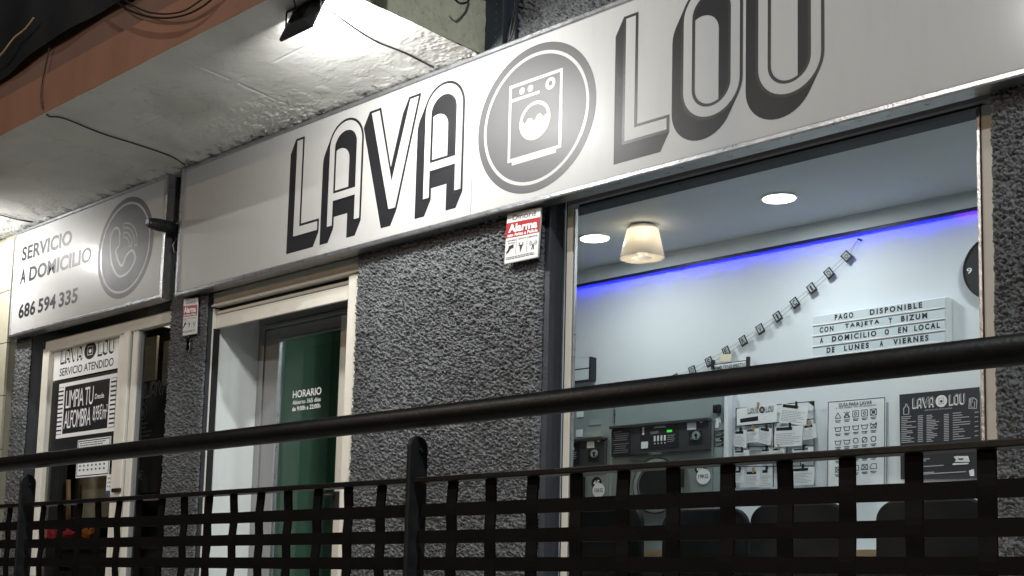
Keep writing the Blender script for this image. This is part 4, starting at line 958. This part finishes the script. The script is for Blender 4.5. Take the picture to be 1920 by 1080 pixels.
# clock
ck = at(1872, 499, BW-.04); clk = thing('wall_clock', 'round black wall clock cut off by the right window frame', 'clock', ck)
B().disc((ck.x, ck.z), .186, BW-.04, BW-.002, 48).done('dial', 'blackp', clk, bevel=.004); B().disc((ck.x, ck.z), .189, BW-.045, BW-.001, 48, ri=.182).done('rim', 'ink', clk)
nb_ = B()
for h in (0, 3, 6, 9):
    a = math.radians(90-30*h); cx_, cz_ = ck.x+.155*math.cos(a), ck.z+.155*math.sin(a); put_text(nb_, str(h or 12), cx_-.014, cx_+.014, cz_-.016, cz_+.016, BW-.0405, bold=.01)
nb_.done('numerals', 'white', clk); hn = B(); hn.rod((ck.x, ck.z), (ck.x+.06, ck.z+.08), .008, BW-.041); hn.rod((ck.x, ck.z), (ck.x-.02, ck.z-.12), .006, BW-.042); hn.done('hands', 'white', clk)
# garland
gq = crop(1240, 440, 3.857); gy = BW-.03
pts = [(1340, 143, '*'), (1212, 265, 'O'), (1088, 375, 'I'), (965, 480, 'C'), (842, 580, 'I'), (715, 670, 'V'), (592, 755, 'R'), (470, 832, 'E'), (345, 907, 'S'), (225, 972, 'O'), (100, 1030, 'T'), (-20, 1085, 'U'), (-135, 1135, 'A')]
ga = thing('letter_garland', 'string garland of small black framed cards spelling AUTOSERVICIO across the back wall', 'garland', gq(600, 750, gy))
ends = [gq(1425, 33, gy)]+[gq(x, y, gy) for x, y, _ in pts]+[gq(-230, 1175, gy)]
for dz in (0, -.028):
    B().tube([e+Vector((0, 0, dz if 0 < i < len(ends)-1 else 0)) for i, e in enumerate(ends)], .0012, 5).done('string', 'inkgrey', ga)
B().disc((ends[0].x, ends[0].z), .006, gy-.004, BW, 10).done('nail', 'ink', ga)
for i, (x, y, ch) in enumerate(pts):
    c = gq(x, y, gy-.004); e0, e1 = ends[i], ends[i+2]; tdir = Vector((e0.x-e1.x, e0.z-e1.z)).normalized(); ndir = Vector((-tdir.y, tdir.x)); w_, h_ = .025, .032
    if ndir.y < 0: ndir = -ndir
    ya = gy-.004-random.uniform(0, .003)
    def pt(u, v): return (c.x+tdir.x*u*w_+ndir.x*v*h_, c.z-.012+tdir.y*u*w_+ndir.y*v*h_)
    cdx = B().slab([pt(-1, -1), pt(1, -1), pt(1, 1), pt(-1, 1)], ya, ya+.003).done('card', 'ink', ga)
    B().slab([pt(-.68, -.55), pt(.68, -.55), pt(.68, .80), pt(-.68, .80)], ya-.001, ya).done('card_face', mat('grey_card', (.38, .41, .42), .6, var=0) if i == 0 else bpy.data.materials['grey_card'], cdx)
    tb_ = B()
    if ch == '*': ring(tb_, (c.x, c.z-.012), .012, .008, ya-.0012, 14)
    else:
        co, fs = text_mesh(ch, .02); mn, mx = co.min(0), co.max(0)
        ww = .22 if ch == 'I' else .42
        tb_.add([(lambda q_: (q_[0], ya-.0016, q_[1]))(pt(-ww+2*ww*(v[0]-mn[0])/max(1e-6, mx[0]-mn[0]), -.5+1.1*(v[1]-mn[1])/(mx[1]-mn[1]))) for v in co], fs)
    tb_.done('letter', 'ink', cdx)
# cash notice banner
bnq = [at(1337, 684, gy), at(1403, 678, gy)]
cb = thing('cash_notice', 'small clipped paper strip reading SI NO TIENES EFECTIVO under the garland', 'notice', bnq[0])
B().box(bnq[0].x, bnq[1].x, gy, gy+.002, 2.19, bnq[0].z+.005).done('strip', 'paper', cb)
put_text(B(), 'SI NO TIENES EFECTIVO', bnq[0].x+.01, bnq[1].x-.01, bnq[0].z-.035, bnq[0].z-.012, gy-.001, bold=.01).done('lettering', 'ink', cb)
B().box(bnq[0].x, bnq[1].x, gy-.001, gy-.0004, bnq[0].z-.001, bnq[0].z+.003).done('top_line', 'ink', cb)
for p in bnq: B().box(p.x-.008, p.x+.008, gy-.012, gy+.01, p.z-.03, p.z+.03).done('clip', 'ink', cb)
p = at(1357, 672, gy-.01); B().slab([(p.x-.06, p.z+.025), (p.x+.055, p.z+.025), (p.x+.055, p.z-.02), (p.x-.02, p.z-.02), (p.x-.022, p.z+.005)], gy-.012, gy-.01).done('lamp_reflection', 'reflection_cream', label='small cream patch drawing the lampshade reflection by the garland letter S', cat='card')  # warm reflection of the lampshade, drawn as a flat cream patch

# --- washers
q8 = crop(1050, 680, 4.909); YM = BW-.04
ZS = at(1250, 746, YM).z
g8 = lambda x, y, Y=YM: (q8(x, y, Y).x, q8(x, y, Y).z)
cl = thing('steel_wall_cladding', 'grey steel panels around the washing machines', 'wall cladding', (-5.9, YM, 0))
xL, xR = q8(492, 600, YM).x, q8(1408, 600, YM).x
xE = at(1360, 790, YM).x
B().box(-6.54, xL-.004, YM+.012, BW-.001, 1.3, ZS).done('panel', 'steel', cl, bevel=.002)
B().box(xL+.004, xR, YM+.008, BW-.001, 1.3, ZS).done('panel', 'steel', cl, bevel=.002)
B().box(xL-.003, xL+.010, YM+.002, YM+.012, 1.9, ZS).done('joint_strip', 'alu', cl)
B().box(xR+.002, xE-.003, YM+.004, BW-.001, 0, ZS).done('panel', 'steel', cl, bevel=.002)
B().box(-6.54, xE, YM+.0, BW-.001, ZS+.001, ZS+.02).done('top_edge', 'wall', cl)
B().box(xE, xE+.03, YM-.02, BW-.001, 0, ZS+.02).done('corner_post', 'wall', cl, bevel=.008)
def small_quad(b, q, d=0):
    v = [(p[0], YM+d, p[1]) for p in q]; b.quad(v[3], v[2], v[1], v[0]); return b
def washer(name, label, ox, z_top, w, price, kg, loc_name):
    """ox: left x of machine; drawn in machine space"""
    t = thing(name, label, 'washing machine', (ox+w/2, YM, 0), 'front loading washing machines set in the steel wall')
    yf = YM-.004
    B().box(ox, ox+w, yf, BW-.002, .15, z_top-.015).done('body', 'washerfront', t, bevel=.004)
    B().box(ox+.002, ox+w-.002, yf-.025, yf-.001, z_top-.206, z_top-.021).done('control_fascia', 'washer', t, bevel=.006)
    B().box(ox+.002, ox+w-.002, yf-.05, yf-.001, z_top-.020, z_top).done('top_lip', 'washer', t, bevel=.004)
    yc = yf-.026
    U = lambda u, v: (ox+u*w, z_top-.95*(.633*v-.034))
    def pl(u0, u1, v0, v1, m, n_, d=0): a = U(u0, v1); c = U(u1, v0); return B().box(a[0], c[0], yc-.002-d, yc-.0005-d, a[1], c[1]).done(n_, m, t)
    pl(.02, .215, .10, .375, 'ink', 'instruction_plate'); pl(.31, .70, .06, .345, 'ink', 'control_panel')
    b = B(); yl = yc-.003
    for i, (u0, u1) in enumerate(((.03, .12), (.04, .20), (.05, .19), (.05, .18), (.03, .18), (.03, .2), (.05, .17), (.05, .16), (.04, .19), (.03, .19))):
        v = .12+i*.024+(.02 if i > 4 else 0); a = U(u0, v); c = U(u1, v); b.rod(a, c, .005, yl)
    b.done('printed_lines', 'inkgrey', t)
    b = B(); a = U(.455, .115); c = U(.575, .095); put_text(b, 'LAVADORA', a[0], c[0], a[1], c[1], yl, bold=.02)
    for i in range(4):
        for j in range(2): p_ = U(.465+i*.034, .215+j*.03); b.box(p_[0]-.008, p_[0]+.006, yl-.001, yl, p_[1]-.009, p_[1]+.009)
    for i in range(4): p_ = U(.465+i*.034, .285); b.disc((p_[0], p_[1]), .005, yl-.001, yl, 8)
    for j in range(3): p_ = U(.345, .105+.03*j); b.disc((p_[0], p_[1]), .009, yl-.001, yl, 10)
    b.done('buttons', 'white', t)
    b = B()
    for j in range(4): b.rod(U(.59, .21+.022*j), U(.665-.01*(j % 2), .205+.022*j), .003, yl)
    for j in range(3): b.rod(U(.42, .155+.01*j), U(.50, .152+.01*j), .002, yl)
    b.done('small_print', 'inkline', t)
    pl(.585, .635, .147, .172, 'disp', 'display', .001); pl(.325, .395, .255, .33, 'paper', 'note', .001)
    pl(.785, .87, .06, .165, 'paper', 'note', .001); p_ = U(.92, .08); B().disc(p_, .014, yl-.001, yl, 14).done('round_label', 'white', t)
    pl(.80, .93, .185, .325, 'ink', 'payment_slot'); p_ = U(.875, .235); B().disc(p_, .028, yc-.012, yc-.002, 20, ri=.014).done('card_slot', 'steel', t)
    for u in (.835, .88): p_ = U(u, .262); B().box(p_[0]-.008, p_[0]+.008, yc-.012, yc-.003, p_[1]-.006, p_[1]+.006).done('coin_button', 'chrome', t)
    b = B(); a = U(.40, .405); c = U(.535, .38); put_text(b, 'COMENZAL', a[0], c[0], a[1], c[1], yc, bold=.02); b.done('maker_lettering', 'steel', t)
    # door
    dc_ = (ox+w*.50, z_top-.418)
    dr = B().disc(dc_, .182, yf-.05, yf-.001, 56).done('door_ring', 'washerring', t, bevel=.012)
    B().disc(dc_, .186, yf-.052, yf-.03, 56, ri=.179).done('chrome_edge', 'chrome', dr)
    B().disc(dc_, .140, yf-.062, yf-.05, 48, ri=.126).done('porthole_rim', 'chrome', dr, bevel=.002)
    B().disc(dc_, .125, yf-.056, yf-.052, 48).done('porthole_glass', 'blackp', dr)
    B().box(dc_[0]+.150, dc_[0]+.200, yf-.07, yf-.02, dc_[1]-.02, dc_[1]+.155).done('door_handle', 'blackp', dr, bevel=.006)
    B().box(dc_[0]+.152, dc_[0]+.166, yf-.075, yf-.071, dc_[1]-.0, dc_[1]+.155).done('handle_trim', 'chrome', dr)
    # price stickers
    a = at(*price[1], yf-.002); s1 = B().disc((a.x, a.z), .042, yf-.003, yf-.0005, 28).done('price_sticker', 'ink', t)
    put_text(B(), price[0], a.x-.026, a.x+.026, a.z-.018, a.z+.020, yf-.004, bold=.03).done('lettering', 'white', s1)
    a = at(*kg[1], yf-.004); s2 = B().disc((a.x, a.z), .050, yf-.0065, yf-.0035, 28).done('capacity_sticker', 'white', t)
    put_text(B(), kg[0], a.x-.036, a.x+.036, a.z-.013, a.z+.014, yf-.0075, bold=.01).done('lettering', 'ink', s2)
    return t
zt1 = (g8(500, 590)[1]+g8(1390, 518)[1])/2
washer('washing_machine', 'large 19KG washing machine with grey control fascia under a 6€ sticker', xL+.002, zt1, xR-xL-.004, ('6€', (1313.5, 877.5)), ('19KG', (1319, 893.5)), 'a')
zt0 = g8(440, 690)[1]; xr0 = g8(447, 800)[0]; 
washer('washing_machine', 'smaller 15KG washing machine at the left window frame under a 4€ sticker', xr0-(xR-xL)*.95, zt0, (xR-xL)*.95, ('4€', (1118.5, 905.5)), ('15KG', (1122.5, 919.5)), 'b')
# card reader, arrow, black labels on the steel strip
a = g8(1430, 470); c = g8(1487, 385); cr = thing('card_reader', 'small black card reader on the steel strip right of the large washer', 'card reader', (a[0], YM-.03, a[1]))
B().box(a[0], c[0], YM-.035, YM+.003, a[1], c[1]).done('housing', 'blackp', cr, bevel=.008); B().box(a[0]+.012, c[0]-.012, YM-.038, YM-.0355, a[1]+.015, c[1]-.02).done('screen', 'ink', cr, bevel=.003)
ar = [g8(*p_) for p_ in ((1425, 600), (1455, 602), (1462, 545), (1482, 560), (1465, 500), (1425, 520), (1440, 535))]
B().slab(ar, YM, YM+.003).done('arrow_sticker', 'white', label='white arrow sticker pointing up to the card reader', cat='sticker')
nl = thing('instruction_label', 'stack of narrow black instruction labels below the white arrow', 'label', (ar[0][0], YM, ar[0][1]-.1))
for k, (ya_, yb_) in enumerate(((618, 640), (645, 680), (685, 735), (742, 772))):
    a = g8(1418, yb_); c = g8(1508, ya_); B().box(a[0], c[0], YM+.001, YM+.0035, a[1], c[1]).done('label', 'ink', nl)
    tb_ = B(); textlines(tb_, [(a[0]+.01, YM+.001, c[1]-.003), (c[0]-.01, YM+.001, c[1]-.003), (c[0]-.01, YM+.001, a[1]+.003), (a[0]+.01, YM+.001, a[1]+.003)], 2, w=.6, seed=k); tb_.done('lettering', 'inkline', nl)

# papers and tapes stuck on the steel by the left washer
for k, (xa, ya_, xb, yb_, lb_, m_) in enumerate(((145, 505, 208, 445, 'pale paper note taped high on the steel at the left window frame', 'paper'), (140, 685, 200, 612, 'torn white paper on the steel just above the smaller washer', 'paper'), (262, 578, 373, 518, 'strip of greyish tape on the steel, upper one', 'steel'), (210, 690, 376, 625, 'wider strip of greyish tape on the steel, lower one', 'steel'))):
    a = g8(xa, ya_); c = g8(xb, yb_); B().box(a[0], c[0], YM+.007, YM+.010, a[1], c[1]).done('wall_note' if m_ == 'paper' else 'tape_strip', m_ if m_ == 'paper' else mat('grey_tape%d' % k, (.34, .38, .37), .5, var=.1, scale=30), label=lb_, cat='note' if m_ == 'paper' else 'tape')

# --- notice board with clipped sheets
q9 = crop(1340, 700, 4.694); YP = BW-.03
nbd = thing('wire_notice_board', 'thin black wire frame on the back wall hung with clipped sheets', 'notice board', q9(530, 640, YP))
v9 = lambda x, y, Y=YP: q9(x, y, Y)
for (a, b_) in (((188, 310), (875, 246)), ((875, 246), (875, 985)), ((188, 310), (185, 1010)), ((518, 280), (516, 1000)), ((188, 470), (875, 400)), ((188, 650), (875, 632)), ((185, 820), (875, 815)), ((300, 480), (298, 700)), ((635, 640), (635, 1000)), ((755, 740), (755, 815))):
    B().tube([v9(*a), v9(*b_)], .0028, 6).done('wire', 'ink', nbd)
for tri in (((192, 310), (245, 305), (205, 345)), ((820, 250), (873, 246), (872, 290)), ((512, 392), (510, 425), (480, 425))):
    B().slab([(v9(*p_).x, v9(*p_).z) for p_ in tri], YP-.004, YP-.002).done('corner', 'ink', nbd)
sheets = [((195, 312), (545, 262), (545, 428), (198, 460), (0, .0), 'sheet with LAVA LOU heading and black label at top left of the wire board', 1),
          ((592, 262), (830, 290), (802, 460), (566, 432), 1, 'tilted sheet with black heading, highest on the wire board', 0),
          ((178, 505), (278, 500), (280, 655), (172, 640), 1, 'narrow sheet at the left edge of the wire board, middle row', 0),
          ((282, 490), (392, 480), (380, 604), (272, 610), 1, 'small sheet second from left in the middle row of the wire board', 0),
          ((402, 472), (506, 486), (490, 634), (382, 606), 1, 'crooked sheet with black heading, centre of the wire board', 0),
          ((530, 472), (778, 458), (768, 636), (527, 650), 1, 'wide sheet with black heading, centre right of the wire board', 0),
          ((785, 458), (884, 440), (897, 566), (778, 588), 1, 'small tilted sheet at the right edge of the wire board', 0),
          ((172, 680), (302, 674), (300, 770), (170, 775), 1, 'sheet with black heading at left just over the railing bar', 0),
          ((410, 668), (500, 662), (500, 760), (408, 765), 1, 'sheet with black heading under the crooked one', 0),
          ((510, 660), (614, 652), (612, 755), (508, 760), 1, 'sheet with black heading in the lower middle of the wire board', 0),
          ((685, 664), (868, 650), (868, 735), (685, 745), 1, 'sheet with wide black heading at lower right of the wire board', 0),
          ((176, 856), (264, 848), (256, 965), (158, 958), 1, 'small slanted sheet at bottom left of the wire board', 0),
          ((276, 862), (398, 856), (390, 1000), (264, 1000), 1, 'sheet with black heading at the bottom of the wire board, second from left', 0),
          ((415, 846), (500, 840), (498, 1000), (412, 1005), 1, 'sheet with black heading at the bottom of the wire board, third from left', 0),
          ((655, 836), (882, 822), (872, 975), (642, 985), 1, 'wide sheet with black heading at bottom right of the wire board', 0)]
for k, (a, b_, c, d, hd_, lb_, logo) in enumerate(sheets):
    Yk = YP-.006-.003*(k % 3); Q = [v9(*p_, Yk) for p_ in (a, b_, c, d)]
    t = thing('notice_sheet', lb_, 'notice', (Q[0]+Q[2])/2, 'sheets clipped to the wire board')
    b = B(); o_ = Vector((0, .0012, 0)); b.add([Q[3], Q[2], Q[1], Q[0], Q[3]+o_, Q[2]+o_, Q[1]+o_, Q[0]+o_], [(0, 1, 2, 3), (4, 7, 6, 5), (0, 4, 5, 1), (1, 5, 6, 2), (2, 6, 7, 3), (3, 7, 4, 0)]); b.done('paper', 'paper', t)
    G = lambda u, v: Q[3].lerp(Q[2], u).lerp(Q[0].lerp(Q[1], u), v)+Vector((0, -.0008, 0))
    ik = B()
    if logo:
        x0_, x1_ = G(.28, .7).x, G(.93, .7).x; mini_logo(t, x0_, x1_, G(.6, .58).z, G(.6, .93).z, Q[0].y-.001)
        ik.quad(G(.08, .15), G(.54, .17), G(.54, .42), G(.08, .38))
    else:
        ik.quad(G(.05, .80), G(.62 if k % 2 else .75, .80), G(.62 if k % 2 else .75, .96), G(.05, .96))
    ik.done('heading', 'ink', t)
    if not logo: tb_ = B(); textlines(tb_, [G(.05, .68), G(.95, .68), G(.95, .08), G(.05, .08)], 7, w=.3, y=0, seed=k); tb_.done('lettering', mat('faint_ink', (.30, .31, .32), .5, var=0) if 'faint_ink' not in bpy.data.materials else bpy.data.materials['faint_ink'], t)
    p_ = G(.55, 1.0); B().box(p_.x-.0035, p_.x+.0035, Yk-.012, Yk+.006, p_.z-.014, p_.z+.020).done('clip', 'ink' if k % 3 else 'woodedge', t)
# --- washing guide poster
gd = [v9(1000, 255), v9(1497, 212), v9(1492, 985), v9(990, 1010)]
gt = thing('washing_guide_poster', 'white poster GUÍA PARA LAVAR with rows of laundry care symbols', 'poster', gd[3])
B().slab([(p_.x, p_.z) for p_ in gd], YP+.012, YP+.015).done('sheet', 'paper', gt)
G = lambda x, y: (lambda p_: (p_.x, p_.z))(v9(x, y, YP+.011))
fr = B(); yg = YP+.0115
for a, b_ in (((1000, 255), (1497, 212)), ((1497, 212), (1492, 985)), ((1000, 255), (990, 1010))): fr.rod(G(*a), G(*b_), .004, yg)
a = G(1092, 287); c = G(1385, 230); put_text(fr, 'GUÍA PARA LAVAR', a[0], c[0], G(1240, 272)[1]-.008, G(1240, 240)[1]-.002, yg-.001, bold=.012)
a = G(1062, 310); put_text(fr, 'y no fallar en el intento', a[0], G(1420, 280)[0], G(1240, 305)[1], G(1240, 283)[1], yg-.001, bold=.0, shear=.3)
def sym(kind, cx_, cz_, r):
    P_ = lambda pts, close=True: [fr.rod((cx_+pts[i][0]*r, cz_+pts[i][1]*r), (cx_+pts[(i+1) % len(pts)][0]*r, cz_+pts[(i+1) % len(pts)][1]*r), .0035, yg) for i in range(len(pts) if close else len(pts)-1)]
    if kind[0] == 't': P_([(-1, -.9), (1, -.9), (0, 1)])
    if kind[0] == 's': P_([(-1, -1), (1, -1), (1, 1), (-1, 1)])
    if kind[0] == 'b': P_([(-1.1, .7), (-.75, -.8), (.75, -.8), (1.1, .7)], False); P_([(-1.1, .4), (1.1, .4)], False)
    if kind[0] == 'c' or 'o' in kind: fr.disc((cx_, cz_), r*(.95 if kind[0] == 'c' else .55), yg-.0006, yg, 18, ri=r*(.95 if kind[0] == 'c' else .55)-.004)
    if kind[0] == 'i': P_([(-1.1, -.8), (1.1, -.8), (.9, .8), (-.5, .8), (-1.1, -.1)])
    if 'x' in kind: P_([(-1, -1), (1, 1)], False); P_([(-1, 1), (1, -1)], False)
    if '/' in kind: P_([(-.8, -.8), (.8, .8)], False)
rowsy = [(372, ['t', 'tx', 'so', 'so', 'sox']), (490, ['b', 'b', 'b', 'b', 'bx']), (608, ['b', 'b', 'c', 'c/', 'co']), (728, ['s', 's', 's', 's', 's']), (848, ['c/x', 'i', 'i', 'ix', 'i'])]
for y0_, ks in rowsy:
    for i, kk in enumerate(ks):
        x = 1085+78*i; y = y0_-.10*(x-1085); cx_, cz_ = G(x, y); sym(kk, cx_, cz_, .018)
        for j in range(2): e = G(x, y+45+13*j); fr.box(e[0]-.018+.004*j, e[0]+.018-.005*j, yg-.0005, yg, e[1]-.002, e[1]+.002)
fr.done('print', 'ink', gt)
# --- services poster
q10 = crop(1620, 700, 4.697); s10 = lambda x, y, Y=YP+.01: (lambda p_: (p_.x, p_.z))(q10(x, y, Y))
a, b_, c, d = s10(310, 187), s10(1015, 120), s10(1030, 925), s10(322, 935)
sp_ = thing('services_price_poster', 'black LAVA LOU services price list poster with bottle and iron drawings', 'poster', (d[0], YP, d[1]))
B().slab([a, b_, c, d], YP+.011, YP+.015).done('sheet', 'poster', sp_)
x0_, x1_ = s10(425, 300)[0], s10(893, 270)[0]
mini_logo(sp_, x0_, x1_, s10(650, 290)[1]-.004, s10(650, 188)[1]-.004, YP+.010, dark='white', face='poster')
b = B(); yg = YP+.009
put_text(b, 'SERVICIO DE TINTORERÍA', s10(535, 330)[0], s10(778, 305)[0], s10(650, 322)[1], s10(650, 308)[1], yg, bold=.01)
rr = random.Random(9)
for (xa, xb, xc, xd, y0_, y1_, n_) in ((330, 470, 475, 520, 385, 610, 15), (552, 670, 705, 748, 372, 600, 16), (783, 950, 975, 1008, 352, 580, 12)):
    for k in range(n_):
        y = y0_+(y1_-y0_)*k/(n_-1); e = xa+(xb-xa)*rr.uniform(.3, 1)
        b.rod(s10(xa, y), s10(e, y-.08*(e-xa)), .0045, yg)
        if n_ > 12 or k % 2 == 0: b.rod(s10(xc, y-8), s10(xd, y-12), .0045, yg)
for (xa, xb, y) in ((450, 482, 745), (452, 580, 760), (452, 548, 776), (452, 497, 812), (452, 702, 825), (455, 620, 880), (455, 900, 892)): b.rod(s10(xa, y), s10(xb, y-.06*(xb-xa)), .005, yg)
b.done('printed_list', 'inkline', sp_)
b = B()
iron = [s10(*p_) for p_ in ((790, 735), (815, 728), (918, 728), (932, 780), (800, 780), (812, 760))]; hole = [s10(*p_) for p_ in ((825, 750), (840, 763), (870, 763), (880, 748))]
b.region([iron if area(iron) > 0 else iron[::-1], hole if area(hole) < 0 else hole[::-1]], yg)
b.slab([s10(*p_) for p_ in ((775, 800), (795, 790), (922, 788), (920, 800), (790, 808))], yg-.0005, yg)
b.slab([s10(*p_) for p_ in ((925, 858), (955, 845), (970, 845), (972, 905), (935, 905))], yg-.0005, yg)
b.done('iron_drawing', 'white', sp_)
b = B(); stroke(b, [s10(*p_) for p_ in ((350, 362), (395, 360), (396, 305), (380, 285), (378, 270), (370, 270), (366, 290), (350, 310))], .006, yg, True)
stroke(b, [s10(*p_) for p_ in ((925, 310), (990, 310), (994, 235), (965, 215), (930, 222))], .006, yg, True); stroke(b, [s10(*p_) for p_ in ((940, 230), (960, 225), (950, 260), (975, 250), (972, 300), (945, 300), (940, 270))], .005, yg, True)
stroke(b, [s10(*p_) for p_ in ((632, 668), (640, 695), (685, 692), (692, 665))], .006, yg); stroke(b, [s10(*p_) for p_ in ((868, 655), (872, 682), (935, 680), (940, 650))], .006, yg)
b.done('bottle_drawing', 'inkline', sp_)

# --- counter along the wall and chairs
wc = thing('wall_counter', 'white and oak edged counter along the back wall behind the chairs', 'counter', (-4.9, BW-.2, 0))
zc_ = at(1590, 1022, BW-.35).z
B().box(-5.62, -2.0, BW-.35, BW-.002, zc_-.06, zc_-.03).done('top', 'white', wc); B().box(-5.62, -2.0, BW-.353, BW-.351, zc_-.062, zc_-.026).done('oak_edge', 'woodedge', wc)
B().box(-5.6, -2.0, BW-.30, BW-.01, 0, zc_-.062).done('front', 'washer', wc)
def chair(px_, topy, Y, label, first=[None]):
    p = at(px_, topy, Y)
    if first[0] is None:
        t = thing('waiting_chair', label, 'chair', p, 'black chairs in front of the machines')
        w, h, r = .275, .42, .10
        cx_ = p.x; top = p.z
        prof = [(cx_-w, top-h), (cx_+w, top-h)]+arc(cx_+w-r, top-r, r, r, 0, 90, 8)+arc(cx_-w+r, top-r, r, r, 90, 180, 8)
        bk = B().slab(prof, Y, Y+.045).done('backrest', 'chairblack', t, bevel=.012)
        zs_ = top-h-.02; B().box(cx_-.25, cx_+.25, Y-.40, Y+.02, zs_-.05, zs_).done('seat', 'chairblack', t, bevel=.02)
        for sx__ in (-.21, .21):
            for sy__ in (-.36, .02): B().tube([(cx_+sx__, Y+sy__, zs_-.04), (cx_+sx__*1.1, Y+sy__, .0)], .013, 8).done('leg', 'chairblack', t)
        first[0] = (t, p); return t
    t = copy_tree(first[0][0]); t.location = first[0][0].location+(p-first[0][1]); t['label'] = label; return t
chair(1492, 944, 1.55, 'black chair whose rounded back shows below the notice sheets')
chair(1742, 936, 1.55, 'black chair whose rounded back shows below the black price poster')
chair(1318, 954, 1.55, 'black chair in front of the large washing machine')
chair(1130, 950, 1.55, 'black chair nearest the left window frame')

# ================================================================== opposite side of the street (dark)
of = thing('opposite_building', 'dark building across the street behind the camera', 'building', (-8, -24, -1.1))
B().box(-40, 25, -36, -30, -1.1, 9).done('wall', 'asphalt', of)

S.render.engine = 'CYCLES'
try:
    S.cycles.max_bounces = 8; S.cycles.diffuse_bounces = 4; S.cycles.glossy_bounces = 4; S.cycles.transparent_max_bounces = 12; S.cycles.caustics_reflective = False; S.cycles.caustics_refractive = False
except Exception: pass
